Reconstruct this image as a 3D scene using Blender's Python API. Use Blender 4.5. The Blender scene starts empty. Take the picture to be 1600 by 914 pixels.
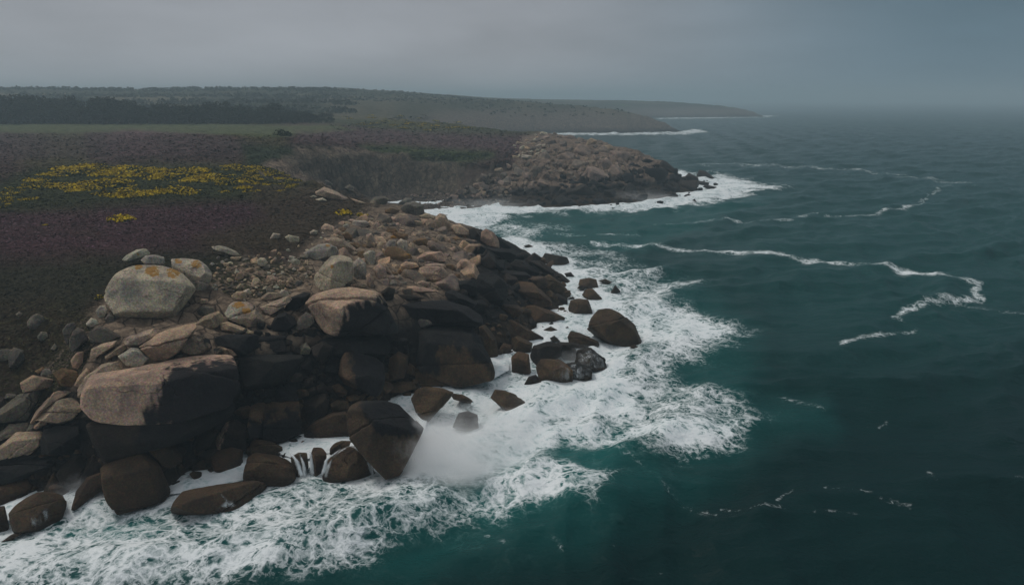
import bpy, bmesh, math, random
import numpy as np
from mathutils import Vector
from mathutils.bvhtree import BVHTree

S = bpy.context.scene
COL = S.collection
rng = np.random.default_rng(11)
SKY0, SKY1, SKY2, SKY3 = (0.43, 0.445, 0.485), (0.36, 0.375, 0.41), (0.32, 0.325, 0.34), (0.62, 0.615, 0.62)
BANK = (0.31, 0.48, 0.57)
SUN_E, HAZE, EXPO = 1.25, 0.0006, -0.22
HAZEC = (0.66, 0.84, 0.93, 1)
random.seed(11)

# ------------------------------------------------------------------ camera
H = 30.0
F = 1081.0                    # focal length in pixels of a 1600 px wide frame
P = math.radians(15.6)
CP, SP = math.cos(P), math.sin(P)
CAM = np.array([0.0, 0.0, H])
RV = np.array([1.0, 0, 0]); FV = np.array([0, CP, -SP]); UV = np.array([0, SP, CP])

def ray(px, py):
    v = RV * (px - 800) / F + UV * (457 - py) / F + FV
    return v

def at_Y(px, py, Y):
    v = ray(px, py); return CAM + v * (Y / v[1])

def at_z(px, py, z=0.0):
    v = ray(px, py); return CAM + v * ((z - H) / v[2])

def project(p):
    q = p - CAM
    d = q[..., 1] * CP - q[..., 2] * SP
    u = q[..., 1] * SP + q[..., 2] * CP
    d = np.maximum(d, 1.0)
    return 800 + F * q[..., 0] / d, 457 - F * u / d, d

# ------------------------------------------------------------------ noise
def _hash(ix, iy, iz, seed):
    with np.errstate(over='ignore'):
        h = (ix.astype(np.uint32) * np.uint32(374761393) + iy.astype(np.uint32) * np.uint32(668265263)
             + iz.astype(np.uint32) * np.uint32(2147483647) + np.uint32(seed * 1274126177 & 0xffffffff))
        h = (h ^ (h >> np.uint32(13))) * np.uint32(1274126177)
        h = (h ^ (h >> np.uint32(16))) * np.uint32(2246822519)
        h = h ^ (h >> np.uint32(15))
    return h

def vnoise(p, seed=0):
    p = np.asarray(p, dtype=np.float64)
    i = np.floor(p).astype(np.int64); f = p - i
    w = f * f * f * (f * (f * 6 - 15) + 10)
    out = 0.0
    for dx in (0, 1):
        for dy in (0, 1):
            for dz in (0, 1):
                h = _hash(i[:, 0] + dx, i[:, 1] + dy, i[:, 2] + dz, seed)
                gx = ((h & 255) / 127.5 - 1); gy = (((h >> 8) & 255) / 127.5 - 1); gz = (((h >> 16) & 255) / 127.5 - 1)
                g = gx * (f[:, 0] - dx) + gy * (f[:, 1] - dy) + gz * (f[:, 2] - dz)
                out = out + g * (w[:, 0] if dx else 1 - w[:, 0]) * (w[:, 1] if dy else 1 - w[:, 1]) * (w[:, 2] if dz else 1 - w[:, 2])
    return out

def fbm(p, octv=4, seed=0, gain=0.5, lac=2.03, ridged=False):
    a, s, t = 1.0, 0.0, 0.0
    q = np.array(p, dtype=np.float64)
    for k in range(octv):
        n = vnoise(q, seed + k * 17)
        if ridged: n = 1 - 2.2 * np.abs(n)
        s = s + a * n; t += a
        a *= gain; q = q * lac + 3.7
    return s / t

def sstep(a, b, x):
    t = np.clip((x - a) / (b - a), 0, 1); return t * t * (3 - 2 * t)

def sdist(x, y, poly):
    """signed distance to a polygon, positive inside"""
    poly = np.asarray(poly, float)
    best = np.full(x.shape, 1e18); ins = np.zeros(x.shape, bool)
    n = len(poly)
    for k in range(n):
        ax, ay = poly[k]; bx, by = poly[(k + 1) % n]
        ex, ey = bx - ax, by - ay
        t = np.clip(((x - ax) * ex + (y - ay) * ey) / (ex * ex + ey * ey + 1e-12), 0, 1)
        dx = x - ax - t * ex; dy = y - ay - t * ey
        best = np.minimum(best, dx * dx + dy * dy)
        if ay != by:
            c = ((ay > y) != (by > y)) & (x < (bx - ax) * (y - ay) / (by - ay) + ax)
            ins ^= c
    d = np.sqrt(best)
    return np.where(ins, d, -d)

def ldist(x, y, line):
    best = np.full(x.shape, 1e18)
    for k in range(len(line) - 1):
        ax, ay = line[k]; bx, by = line[k + 1]
        ex, ey = bx - ax, by - ay
        t = np.clip(((x - ax) * ex + (y - ay) * ey) / (ex * ex + ey * ey + 1e-12), 0, 1)
        dx = x - ax - t * ex; dy = y - ay - t * ey
        best = np.minimum(best, dx * dx + dy * dy)
    return np.sqrt(best)

# ------------------------------------------------------------------ mesh helpers
def mesh_from(name, verts, faces, mats=(), smooth=True, attrs=None, colors=None):
    """verts (n,3); faces (m,k) int array of one polygon size"""
    me = bpy.data.meshes.new(name)
    verts = np.asarray(verts, np.float32); faces = np.asarray(faces, np.int32)
    m, k = faces.shape
    me.vertices.add(len(verts)); me.vertices.foreach_set('co', verts.ravel())
    me.loops.add(m * k); me.loops.foreach_set('vertex_index', faces.ravel())
    me.polygons.add(m)
    me.polygons.foreach_set('loop_start', np.arange(0, m * k, k, dtype=np.int32))
    me.polygons.foreach_set('loop_total', np.full(m, k, np.int32))
    if smooth: me.polygons.foreach_set('use_smooth', np.ones(m, bool))
    me.update(calc_edges=True)
    set_attrs(me, attrs, colors)
    for mt in mats: me.materials.append(mt)
    return me

def set_attrs(me, attrs=None, colors=None):
    for k, v in (attrs or {}).items():
        a = me.attributes.get(k) or me.attributes.new(k, 'FLOAT', 'POINT')
        a.data.foreach_set('value', np.asarray(v, np.float32))
    for k, v in (colors or {}).items():
        a = me.attributes.get(k) or me.attributes.new(k, 'FLOAT_COLOR', 'POINT')
        c = np.ones((len(v), 4), np.float32); c[:, :3] = v
        a.data.foreach_set('color', c.ravel())

def link(name, me, loc=(0, 0, 0), parent=None, label=None, cat=None, group=None, kind=None):
    o = bpy.data.objects.new(name, me); COL.objects.link(o); o.location = loc
    if parent: o.parent = parent
    tag(o, label, cat, group, kind)
    return o

def tag(o, label=None, cat=None, group=None, kind=None):
    if label: o['label'] = label
    if cat: o['category'] = cat
    if group: o['group'] = group
    if kind: o['kind'] = kind

# ------------------------------------------------------------------ node helpers
class NT:
    def __init__(s, name):
        s.m = bpy.data.materials.new(name); s.m.use_nodes = True
        s.t = s.m.node_tree; s.t.nodes.clear()
        s.out = s.t.nodes.new('ShaderNodeOutputMaterial')
    def n(s, typ, ins=None, **kw):
        nd = s.t.nodes.new(typ)
        for k, v in kw.items(): setattr(nd, k, v)
        for k, v in (ins or {}).items():
            if hasattr(v, 'is_output'): s.t.links.new(v, nd.inputs[k])
            else: nd.inputs[k].default_value = v
        return nd
    def math(s, op, a, b=None, c=None, clamp=False):
        nd = s.t.nodes.new('ShaderNodeMath'); nd.operation = op; nd.use_clamp = clamp
        for i, v in enumerate((a, b, c)):
            if v is None: continue
            if hasattr(v, 'is_output'): s.t.links.new(v, nd.inputs[i])
            else: nd.inputs[i].default_value = v
        return nd.outputs[0]
    def mix(s, f, a, b, typ='MIX'):
        nd = s.t.nodes.new('ShaderNodeMix'); nd.data_type = 'RGBA'; nd.blend_type = typ
        for i, v in ((0, f), (6, a), (7, b)):
            if hasattr(v, 'is_output'): s.t.links.new(v, nd.inputs[i])
            else: nd.inputs[i].default_value = v if not isinstance(v, tuple) else (*v, 1) if len(v) == 3 else v
        return nd.outputs[2]
    def noise(s, vec, scale, detail=4, rough=0.55, dist=0.0):
        return s.n('ShaderNodeTexNoise', {'Vector': vec, 'Scale': scale, 'Detail': detail, 'Roughness': rough, 'Distortion': dist}).outputs[0]
    def ss(s, v, a, b, lo=0.0, hi=1.0):
        nd = s.t.nodes.new('ShaderNodeMapRange'); nd.interpolation_type = 'SMOOTHSTEP'
        s.t.links.new(v, nd.inputs[0])
        for i, x in ((1, a), (2, b), (3, lo), (4, hi)): nd.inputs[i].default_value = x
        return nd.outputs[0]
    def attr(s, name, color=False):
        nd = s.n('ShaderNodeAttribute', attribute_name=name)
        return nd.outputs['Color'] if color else nd.outputs['Fac']
    def pos(s):
        return s.n('ShaderNodeNewGeometry').outputs['Position']
    def scale(s, vec, sc):
        return s.n('ShaderNodeMapping', {'Vector': vec, 'Scale': sc}).outputs[0]
    def bump(s, h, dist, strength=1.0, nrm=None):
        ins = {'Height': h, 'Distance': dist, 'Strength': strength}
        if nrm is not None: ins['Normal'] = nrm
        return s.n('ShaderNodeBump', ins).outputs[0]
    def done(s, shader):
        s.t.links.new(shader, s.out.inputs[0]); return s.m

# ------------------------------------------------------------------ materials
def rock_material():
    t = NT('granite'); p = t.pos()
    base = t.attr('tone', True)
    lich = t.attr('lichen'); wet = t.attr('wet')
    big = t.noise(p, 0.55, 5, 0.6); mid = t.noise(p, 2.6, 6, 0.65); fine = t.noise(p, 6.5, 5, 0.75)
    spk = t.n('ShaderNodeTexVoronoi', {'Vector': p, 'Scale': 9.0}).outputs['Color']
    c = t.mix(t.ss(big, 0.3, 0.7), t.mix(1.0, base, (0.6, 0.6, 0.63), 'MULTIPLY'), t.mix(1.0, base, (1.28, 1.22, 1.14), 'MULTIPLY'))
    c = t.mix(t.ss(mid, 0.52, 0.72, 0, 0.55), c, t.mix(1.0, c, (0.45, 0.42, 0.40), 'MULTIPLY'))
    c = t.mix(t.ss(fine, 0.40, 0.66, 0.0, 0.7), t.mix(1.0, c, (0.86, 0.86, 0.86), 'MULTIPLY'), t.mix(1.0, c, (1.65, 1.6, 1.5), 'MULTIPLY'))
    c = t.mix(t.ss(t.noise(p, 11, 3, 0.8), 0.56, 0.68, 0, 0.6), c, t.mix(1.0, c, (0.4, 0.4, 0.4), 'MULTIPLY'))
    c = t.mix(0.16, c, spk, 'OVERLAY')
    # weathering streaks running down the faces
    st = t.noise(t.scale(p, (1.6, 1.6, 0.16)), 1.6, 4, 0.6)
    c = t.mix(t.ss(st, 0.55, 0.72, 0, 0.5), c, t.mix(1.0, c, (0.5, 0.49, 0.48), 'MULTIPLY'))
    # joints
    wp = t.mix(0.5, t.scale(p, (0.6, 0.9, 1.5)), t.n('ShaderNodeTexNoise', {'Vector': p, 'Scale': 0.8, 'Detail': 3}).outputs['Color'], 'LINEAR_LIGHT')
    v = t.n('ShaderNodeTexVoronoi', {'Vector': wp, 'Scale': 0.30}, feature='DISTANCE_TO_EDGE').outputs['Distance']
    joint = t.ss(v, 0.0, 0.016, 1, 0)
    jm = t.math('MULTIPLY', joint, t.ss(t.noise(p, 0.23, 2), 0.56, 0.66))
    c = t.mix(t.math('MULTIPLY', jm, 0.45), c, (0.02, 0.018, 0.016))
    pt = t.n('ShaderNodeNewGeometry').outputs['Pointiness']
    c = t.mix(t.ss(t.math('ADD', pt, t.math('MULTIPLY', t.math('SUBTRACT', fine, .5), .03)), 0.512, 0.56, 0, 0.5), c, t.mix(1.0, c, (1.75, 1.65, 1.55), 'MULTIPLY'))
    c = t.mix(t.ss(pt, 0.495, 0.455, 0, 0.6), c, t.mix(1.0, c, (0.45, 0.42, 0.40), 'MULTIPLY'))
    # lichen
    ln = t.noise(p, 1.5, 6, 0.72, 0.6)
    lm = t.ss(t.math('ADD', t.math('MULTIPLY', lich, 0.45), ln), 0.82, 0.92)
    c = t.mix(t.math('MULTIPLY', lm, 0.9), c, t.mix(t.noise(p, 7, 2), (0.34, 0.15, 0.02), (0.42, 0.23, 0.04)))
    gl = t.ss(t.noise(p, 3.1, 5, 0.7), 0.60, 0.72, 0, 0.3)
    c = t.mix(t.math('MULTIPLY', gl, t.ss(wet, 0.0, 0.3, 1, 0)), c, (0.30, 0.30, 0.26))
    h = t.math('ADD', t.math('MULTIPLY', mid, 0.5), t.math('MULTIPLY', fine, 0.14))
    h = t.math('SUBTRACT', h, t.math('MULTIPLY', jm, 0.5))
    h = t.math('ADD', h, t.math('MULTIPLY', t.noise(p, 6.5, 5, 0.7), 0.25))
    nb = t.bump(h, 0.45, 1.0)
    rough = t.math('SUBTRACT', 0.92, t.math('MULTIPLY', wet, 0.45))
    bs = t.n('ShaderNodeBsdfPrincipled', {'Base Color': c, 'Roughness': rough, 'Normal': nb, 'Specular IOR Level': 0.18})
    return t.done(bs.outputs[0])

def land_material():
    t = NT('heath_ground'); p = t.pos()
    base = t.attr('tone', True); rock = t.attr('rock')
    n1 = t.noise(p, 0.30, 6, 0.65, 0.3); n2 = t.noise(p, 1.7, 5, 0.7); n3 = t.noise(t.scale(p, (1, 1, 0.25)), 0.9, 6, 0.7, 0.5)
    c = t.mix(t.ss(n1, 0.32, 0.68), t.mix(1.0, base, (0.55, 0.58, 0.55), 'MULTIPLY'), t.mix(1.0, base, (1.35, 1.3, 1.3), 'MULTIPLY'))
    c = t.mix(t.ss(n2, 0.35, 0.68, 0, 0.75), c, t.mix(1.0, c, (0.35, 0.38, 0.36), 'MULTIPLY'))
    rc = t.mix(t.ss(n3, 0.35, 0.68), t.mix(1.0, base, (0.58, 0.55, 0.52), 'MULTIPLY'), t.mix(1.0, base, (1.35, 1.3, 1.2), 'MULTIPLY'))
    st = t.noise(t.scale(p, (1.0, 1.0, 0.32)), 0.42, 6, 0.7, 0.8)
    rc = t.mix(t.ss(st, 0.42, 0.62, 0, 0.55), rc, t.mix(1.0, rc, (0.3, 0.3, 0.32), 'MULTIPLY'))
    v = t.n('ShaderNodeTexVoronoi', {'Vector': p, 'Scale': 0.55}, feature='DISTANCE_TO_EDGE').outputs['Distance']
    rc = t.mix(t.ss(v, 0.0, 0.06, 0.8, 0), rc, (0.012, 0.011, 0.010))
    c = t.mix(rock, c, rc)
    h = t.math('ADD', t.math('MULTIPLY', n2, 0.6), t.math('MULTIPLY', n1, 0.8))
    h = t.math('ADD', h, t.math('MULTIPLY', t.math('MULTIPLY', n3, rock), 1.2))
    nb = t.bump(h, 0.8, 0.9)
    bs = t.n('ShaderNodeBsdfPrincipled', {'Base Color': c, 'Roughness': 0.95, 'Normal': nb, 'Specular IOR Level': 0.15})
    return t.done(bs.outputs[0])

def leaf_material(name, attr='tone', rough=0.85):
    t = NT(name); p = t.pos()
    c = t.attr(attr, True)
    n = t.noise(p, 1.2, 3, 0.6)
    c = t.mix(t.ss(n, 0.35, 0.65), t.mix(1.0, c, (0.75, 0.75, 0.75), 'MULTIPLY'), t.mix(1.0, c, (1.2, 1.2, 1.2), 'MULTIPLY'))
    bs = t.n('ShaderNodeBsdfPrincipled', {'Base Color': c, 'Roughness': rough, 'Specular IOR Level': 0.1})
    return t.done(bs.outputs[0])

def bark_material():
    t = NT('bark'); p = t.pos()
    c = t.mix(t.noise(t.scale(p, (3, 3, .5)), 2, 4), (0.04, 0.032, 0.025), (0.10, 0.085, 0.07))
    return t.done(t.n('ShaderNodeBsdfPrincipled', {'Base Color': c, 'Roughness': 0.9}).outputs[0])

def sea_material():
    t = NT('sea_water'); p = t.pos()
    foam = t.attr('foam'); aer = t.attr('aerated'); soft = t.attr('soft')
    # flat coordinates, gently warped so that the foam draws out into threads
    w1 = t.n('ShaderNodeTexNoise', {'Vector': p, 'Scale': 0.22, 'Detail': 4, 'Roughness': 0.6}).outputs['Color']
    q = t.mix(0.9, p, w1, 'LINEAR_LIGHT')
    w2 = t.n('ShaderNodeTexNoise', {'Vector': q, 'Scale': 0.9, 'Detail': 3}).outputs['Color']
    q2 = t.mix(0.35, q, w2, 'LINEAR_LIGHT')
    a = t.noise(q2, 0.55, 6, 0.52)
    ra = t.math('SUBTRACT', 1.0, t.math('MULTIPLY', t.math('ABSOLUTE', t.math('SUBTRACT', a, 0.5)), 7.5))
    b = t.noise(q2, 1.5, 5, 0.55)
    rb = t.math('SUBTRACT', 1.0, t.math('MULTIPLY', t.math('ABSOLUTE', t.math('SUBTRACT', b, 0.5)), 6.5))
    big = t.noise(q, 0.16, 5, 0.6)
    fil = t.math('MAXIMUM', ra, t.math('MULTIPLY', rb, 0.85))
    fil = t.math('ADD', t.math('MULTIPLY', fil, 0.75), t.math('MULTIPLY', t.math('SUBTRACT', t.noise(q2, 3.0, 5, 0.7), 0.5), 0.6))
    v = t.math('ADD', t.math('MULTIPLY', foam, 1.25), t.math('MULTIPLY', t.math('SUBTRACT', big, 0.5), 1.35))
    v = t.math('ADD', v, t.math('MULTIPLY', t.math('SUBTRACT', fil, 0.5), 0.95))
    hard = t.ss(v, 0.34, 0.98)
    mask = t.math('MULTIPLY', hard, t.ss(foam, 0.02, 0.16))
    deep = t.mix(t.noise(p, 0.05, 3), (0.0004, 0.0150, 0.0150), (0.0007, 0.0255, 0.0255))
    wc = t.mix(aer, deep, (0.012, 0.155, 0.148))
    milky = t.ss(v, 0.1, 0.7, 0, 0.55)
    wc = t.mix(t.math('MULTIPLY', milky, aer), wc, (0.22, 0.40, 0.39))
    fc = t.mix(t.ss(t.math('ADD', fil, t.math('MULTIPLY', t.math('SUBTRACT', big, .5), 1.2)), -0.1, 0.8), (0.52, 0.66, 0.68), (0.86, 0.91, 0.93))
    c = t.mix(mask, wc, fc)
    # ripples
    sp = t.scale(p, (0.75, 1.3, 1.0))
    h = t.math('ADD', t.math('MULTIPLY', t.noise(sp, 0.35, 5, 0.62, 0.3), 1.0), t.math('MULTIPLY', t.noise(sp, 2.2, 4, 0.65), 0.22))
    h = t.math('ADD', h, t.math('MULTIPLY', mask, 0.08))
    h = t.math('ADD', h, t.math('MULTIPLY', t.math('MULTIPLY', fil, mask), 0.03))
    nb = t.bump(h, 0.7, 0.7)
    rough = t.math('ADD', 0.2, t.math('MULTIPLY', mask, 0.7))
    spec = t.math('SUBTRACT', 0.08, t.math('MULTIPLY', mask, 0.05))
    bs = t.n('ShaderNodeBsdfPrincipled', {'Base Color': c, 'Roughness': rough, 'Normal': nb, 'IOR': 1.33, 'Specular IOR Level': spec})
    return t.done(bs.outputs[0])

def runoff_material():
    t = NT('white_runoff'); p = t.pos()
    cov = t.attr('cover')
    s1 = t.noise(t.scale(p, (1, 1, 0.10)), 2.2, 5, 0.65, 0.25)
    s2 = t.noise(t.scale(p, (1, 1, 0.08)), 7.0, 4, 0.7)
    v = t.math('ADD', t.math('MULTIPLY', s1, 1.0), t.math('MULTIPLY', s2, 0.5))
    a = t.ss(t.math('ADD', v, t.math('MULTIPLY', cov, 0.55)), 0.95, 1.55, 0.0, 0.95)
    a = t.math('MULTIPLY', a, t.ss(cov, 0.0, 0.6))
    bs = t.n('ShaderNodeBsdfPrincipled', {'Base Color': (0.78, 0.83, 0.85, 1), 'Roughness': 0.7, 'Alpha': a})
    return t.done(bs.outputs[0])

def spray_material(name, dens, seedv):
    m = bpy.data.materials.new(name); m.use_nodes = True
    nt = m.node_tree; nt.nodes.clear()
    out = nt.nodes.new('ShaderNodeOutputMaterial'); L = nt.links.new
    tc = nt.nodes.new('ShaderNodeTexCoord')
    ln = nt.nodes.new('ShaderNodeVectorMath'); ln.operation = 'LENGTH'
    L(tc.outputs['Object'], ln.inputs[0])
    nz = nt.nodes.new('ShaderNodeTexNoise'); nz.inputs['Scale'].default_value = 2.2; nz.inputs['Detail'].default_value = 7; nz.inputs['Roughness'].default_value = 0.6
    mp = nt.nodes.new('ShaderNodeMapping'); mp.inputs['Location'].default_value = seedv
    L(tc.outputs['Object'], mp.inputs['Vector']); L(mp.outputs[0], nz.inputs['Vector'])
    ad = nt.nodes.new('ShaderNodeMath'); ad.operation = 'MULTIPLY_ADD'; ad.inputs[1].default_value = -2.0
    L(nz.outputs[0], ad.inputs[0]); ad.inputs[2].default_value = 1.0
    a2 = nt.nodes.new('ShaderNodeMath'); a2.operation = 'ADD'; L(ad.outputs[0], a2.inputs[0]); L(ln.outputs['Value'], a2.inputs[1])
    mr = nt.nodes.new('ShaderNodeMapRange'); mr.interpolation_type = 'SMOOTHSTEP'
    L(a2.outputs[0], mr.inputs[0]); mr.inputs[1].default_value = 0.0; mr.inputs[2].default_value = 0.92
    mr.inputs[3].default_value = dens; mr.inputs[4].default_value = 0
    pv = nt.nodes.new('ShaderNodeVolumePrincipled'); pv.inputs['Color'].default_value = (0.998, 0.999, 1.0, 1)
    pv.inputs['Anisotropy'].default_value = 0.0
    L(mr.outputs[0], pv.inputs['Density']); L(pv.outputs[0], out.inputs['Volume'])
    return m

ROCK = rock_material(); LAND = land_material(); HEATHER = leaf_material('heather_sprigs'); LEAF = leaf_material('leaves')
BARK = bark_material(); SEA = sea_material(); RUN = runoff_material()

# ------------------------------------------------------------------ the land as a height field
near_px = [  # (pixel x, pixel y, distance ahead)
 (0,210,290),(120,210,290),(235,210,290),(420,205,300),(0,195,390),(120,195,390),(235,195,390),(330,195,390),(420,195,390),(500,195,380),
 (0,260,165),(120,260,165),(235,260,165),(340,255,175),(0,300,125),(100,300,125),(235,300,125),(350,300,130),(420,290,145),
 (0,340,98),(120,340,97),(235,340,97),(350,340,105),(450,340,112),(0,400,77),(100,400,77),(180,405,75),(350,400,80),
 (0,450,68),(60,450,68),(130,450,67),(0,500,62),(70,500,61),(0,560,57),(60,560,57),(0,620,53.5),(70,620,53),(0,690,50.5),(70,690,50.5),(0,740,49),(100,740,48.5),
 (235,650,51),(235,560,54.5),(235,510,60),(235,450,67),(235,400,76),(160,700,49.5),(160,600,52.5),(130,530,57),
 (330,720,51.5),(330,650,54),(330,560,57),(330,500,64),(330,440,72),(420,680,56),(420,610,58.5),(420,540,61.5),(420,480,67),(420,420,76),
 (500,650,61.5),(500,600,62.5),(500,540,64.5),(500,480,69),(500,420,80),(500,370,98),(580,620,63.5),(580,550,66),(580,480,71),(580,420,84),(580,370,105),(580,335,125),
 (650,590,68),(650,520,71),(650,470,75),(650,420,88),(650,370,108),(720,570,72.5),(720,500,78),(720,440,87),(720,390,108),
 (780,530,80),(780,470,88),(780,420,100),(780,385,118),(840,480,96),(840,440,104),(830,410,118),
 (500,292,150),(560,310,140),(640,322,135),(700,345,130),(760,362,130),(800,382,128),(840,402,131),
 (720,300,215),(800,285,222),(860,270,226),(860,300,216),(940,300,217),(940,265,232),(1000,270,240),(1000,295,226),(1046,275,250),(1036,262,262),
 (840,205,330),(880,212,315),(930,222,300),(980,240,285),(1020,252,275),
 (800,245,250),(700,230,262),(620,225,270),(540,225,262),(780,225,272),(840,215,300),(720,195,400),(640,185,450),(560,200,340),(640,205,350),(760,208,340),
]
rim_px = [(440,250,185),(470,246,196),(500,243,205),(530,241,214),(560,240,222),(590,243,226),(620,245,228),(650,249,229),(680,252,230),(710,255,229),(740,258,228),(770,262,225)]
base_px = [(555,302,212),(578,304,215),(600,305,216),(625,306,217),(650,306,217),(675,306,217),(700,305,216)]
water_px = [(-60,830),(0,795),(60,775),(120,765),(160,760),(210,780),(265,765),(300,735),(340,715),(385,700),(440,690),(500,688),(540,692),(590,728),(650,680),(612,625),(650,605),(700,598),(740,590),(765,562),(800,560),(840,520),(865,500),(888,488),(905,455),(882,422),(852,402),
 (690,336),(740,322),(800,320),(860,321),(920,319),(980,316),(1020,308),(1056,301)]
world_pts = [
 (-60,36,-4),(-40,37,-4),(-20,41,-4),(-6,45,-4),(4,58,-4),(4,70,-4),(13,88,-4),(20,105,-4),(19,125,-4),(14,145,-4),(8,165,-4),
 (-60,57,8.5),(-70,70,12),(-100,100,14),(-160,165,15),(-280,290,16.5),(-60,46,2.5),(-80,46,3),(-90,36,-4),(-400,400,18),(-120,60,10),(-260,120,15),
 (2,152,-1),(-6,148,-1.5),(-16,152,-1),(-28,158,0),(-40,164,2),(-52,172,3),(-50,182,2),(-45,190,1.2),(-35,197,1.0),(-28,201,.7),(-20,188,-.6),(-30,176,-.3),(-4,172,-3),
 (-60,166,13.3),(-66,176,14),(-52,200,3),(-44,206,2.5),
 (10,188,-3),(30,198,-4),(60,205,-4),(95,240,-4),(95,290,-4),(80,330,-4),
 (66,256,0),(71,262,-2),(74,272,-3),(66,285,0),(76,255,-3.5),(62,310,0),(47,340,0),(22,390,0),(60,300,4),(48,325,6),(30,360,9),(10,390,11),(40,420,-4),(20,470,-4),(-10,440,3),(-30,420,13),
]
CPT = [at_Y(*q) for q in near_px + rim_px + base_px] + [at_z(x, y, 0) for x, y in water_px] + [np.array(w, float) for w in world_pts]
CPT = np.array(CPT)
def _rbf_fit(pts):
    x = pts[:, :2]; d = np.linalg.norm(x[:, None] - x[None], axis=2)
    n = len(pts); A = np.zeros((n + 3, n + 3)); A[:n, :n] = d + np.eye(n) * -0.05
    A[:n, n] = 1; A[:n, n + 1:] = x; A[n, :n] = 1; A[n + 1:, :n] = x.T
    return np.linalg.solve(A, np.concatenate([pts[:, 2], [0, 0, 0]]))
_W = _rbf_fit(CPT)
def near_h(x, y):
    out = _W[-3] + _W[-2] * x + _W[-1] * y
    for (a, b), w in zip(CPT[:, :2], _W[:-3]):
        out = out + w * np.sqrt((x - a) ** 2 + (y - b) ** 2)
    return out
COAST = [(47,340),(22,390),(-10,450),(-40,520),(-30,590),(20,640),(50,651),(110,660),(165,678),(150,705),(90,760),(40,860),(80,980),(180,1130),(260,1212),(350,1232),(445,1250),(430,1300),(300,1420),(100,1800),(-200,2600),(-6000,2600),(-6000,200),(-60,200)]
def far_h(x, y):
    d = sdist(x, y, COAST)
    d = d + 10 * fbm(np.stack([x / 45, y / 45, 0 * x], -1), 4, 5) * np.clip(y / 500, 0, 1)
    w = np.where(y > 950, 46, np.where(y > 560, 34, 30))
    top = np.where(y > 560, 29, 20 + 9 * sstep(420, 600, y))
    top = top + 13 * sstep(60, -260, x) * sstep(620, 900, y) + 4 * fbm(np.stack([x / 160, y / 160, 0 * x], -1), 3, 8)
    top = top - 3.5 * sstep(440, 520, y) * sstep(640, 560, y)
    return np.where(d > 0, top * (1 - np.exp(-np.maximum(d, 0) / w)), np.maximum(d * 0.3, -4))
ROCKPOLY = [(-200,900),(-200,720),(0,625),(60,585),(105,535),(150,480),(190,440),(300,440),(345,425),(380,395),(440,420),(500,360),(560,330),(600,310),(640,312),(720,330),(860,390),(960,450),(900,560),(700,740),(300,900)]
HEADROCK = [(660,300),(700,296),(760,270),(800,262),(812,240),(815,215),(850,203),(900,205),(1000,235),(1130,265),(1150,300),(1000,330),(760,335),(660,335)]
def land_z(x, y, detail=True):
    k = sstep(400, 470, y)
    z = np.where(k < 1, near_h(x, y), 0) * (1 - k) + far_h(x, y) * k
    z = np.where(y < 175, z - 1.0 * sstep(2.6, 0.2, z), z)
    if detail:
        pts = np.stack([x, y, 0 * x], -1)
        px, py, _ = project(np.stack([x, y, z], -1))
        r = np.maximum(sstep(-10, 20, sdist(px, py, ROCKPOLY)), sstep(-4, 6, sdist(px, py, HEADROCK))) * (y < 420)
        amp = np.clip(sstep(-1, 2, z), 0, 1)
        z = z + amp * (1 - r) * (0.55 * fbm(pts / 9, 3, 21) + 0.30 * fbm(pts / 2.2, 3, 22)) * np.clip(y / 90, .6, 3)
        z = z + r * (0.9 * fbm(pts / 3.2, 4, 31, ridged=True) - 0.55) * sstep(-3, 1, z + 1.5)
        g = sstep(1.5, 4, z) * sstep(16, 9, z) * (y > 150) * (y < 300)
        z = z + g * (1.8 * fbm(np.stack([x / 3.0, y / 9, 0 * x], -1), 4, 33, ridged=True) + 2.4 * fbm(np.stack([x / 9.0, y / 8.0, 0 * x], -1), 3, 35))
        z = z + g * .55 * np.sin(z * 2.1 + 3 * fbm(np.stack([x / 6, y / 6, 0 * x], -1), 2, 36))
    return z
def fan(y0, y1, rows, u0, u1, cols):
    yy = y0 * (y1 / y0) ** (np.arange(rows) / (rows - 1))
    uu = np.linspace(u0, u1, cols)
    Y, U = np.meshgrid(yy, uu, indexing='ij')
    X = U * (Y + 8)
    idx = np.arange(rows * cols).reshape(rows, cols)
    fc = np.stack([idx[:-1, :-1], idx[:-1, 1:], idx[1:, 1:], idx[1:, :-1]], -1).reshape(-1, 4)
    return X.ravel(), Y.ravel(), fc

LX, LY, LF = fan(36, 2500, 640, -1.05, 0.50, 620)
LZ = land_z(LX, LY)
LXYZ = np.stack([LX, LY, LZ], -1)
BV = BVHTree.FromPolygons([tuple(v) for v in LXYZ.tolist()], LF[:, :].tolist())
def hit(px, py, sea=True):
    v = ray(px, py); d = Vector(v).normalized()
    loc = BV.ray_cast(Vector(CAM), d, 5000)[0]
    if loc is None or (sea and loc.z < 0):
        if v[2] >= 0: return None
        return at_z(px, py, 0)
    return np.array(loc)

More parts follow.
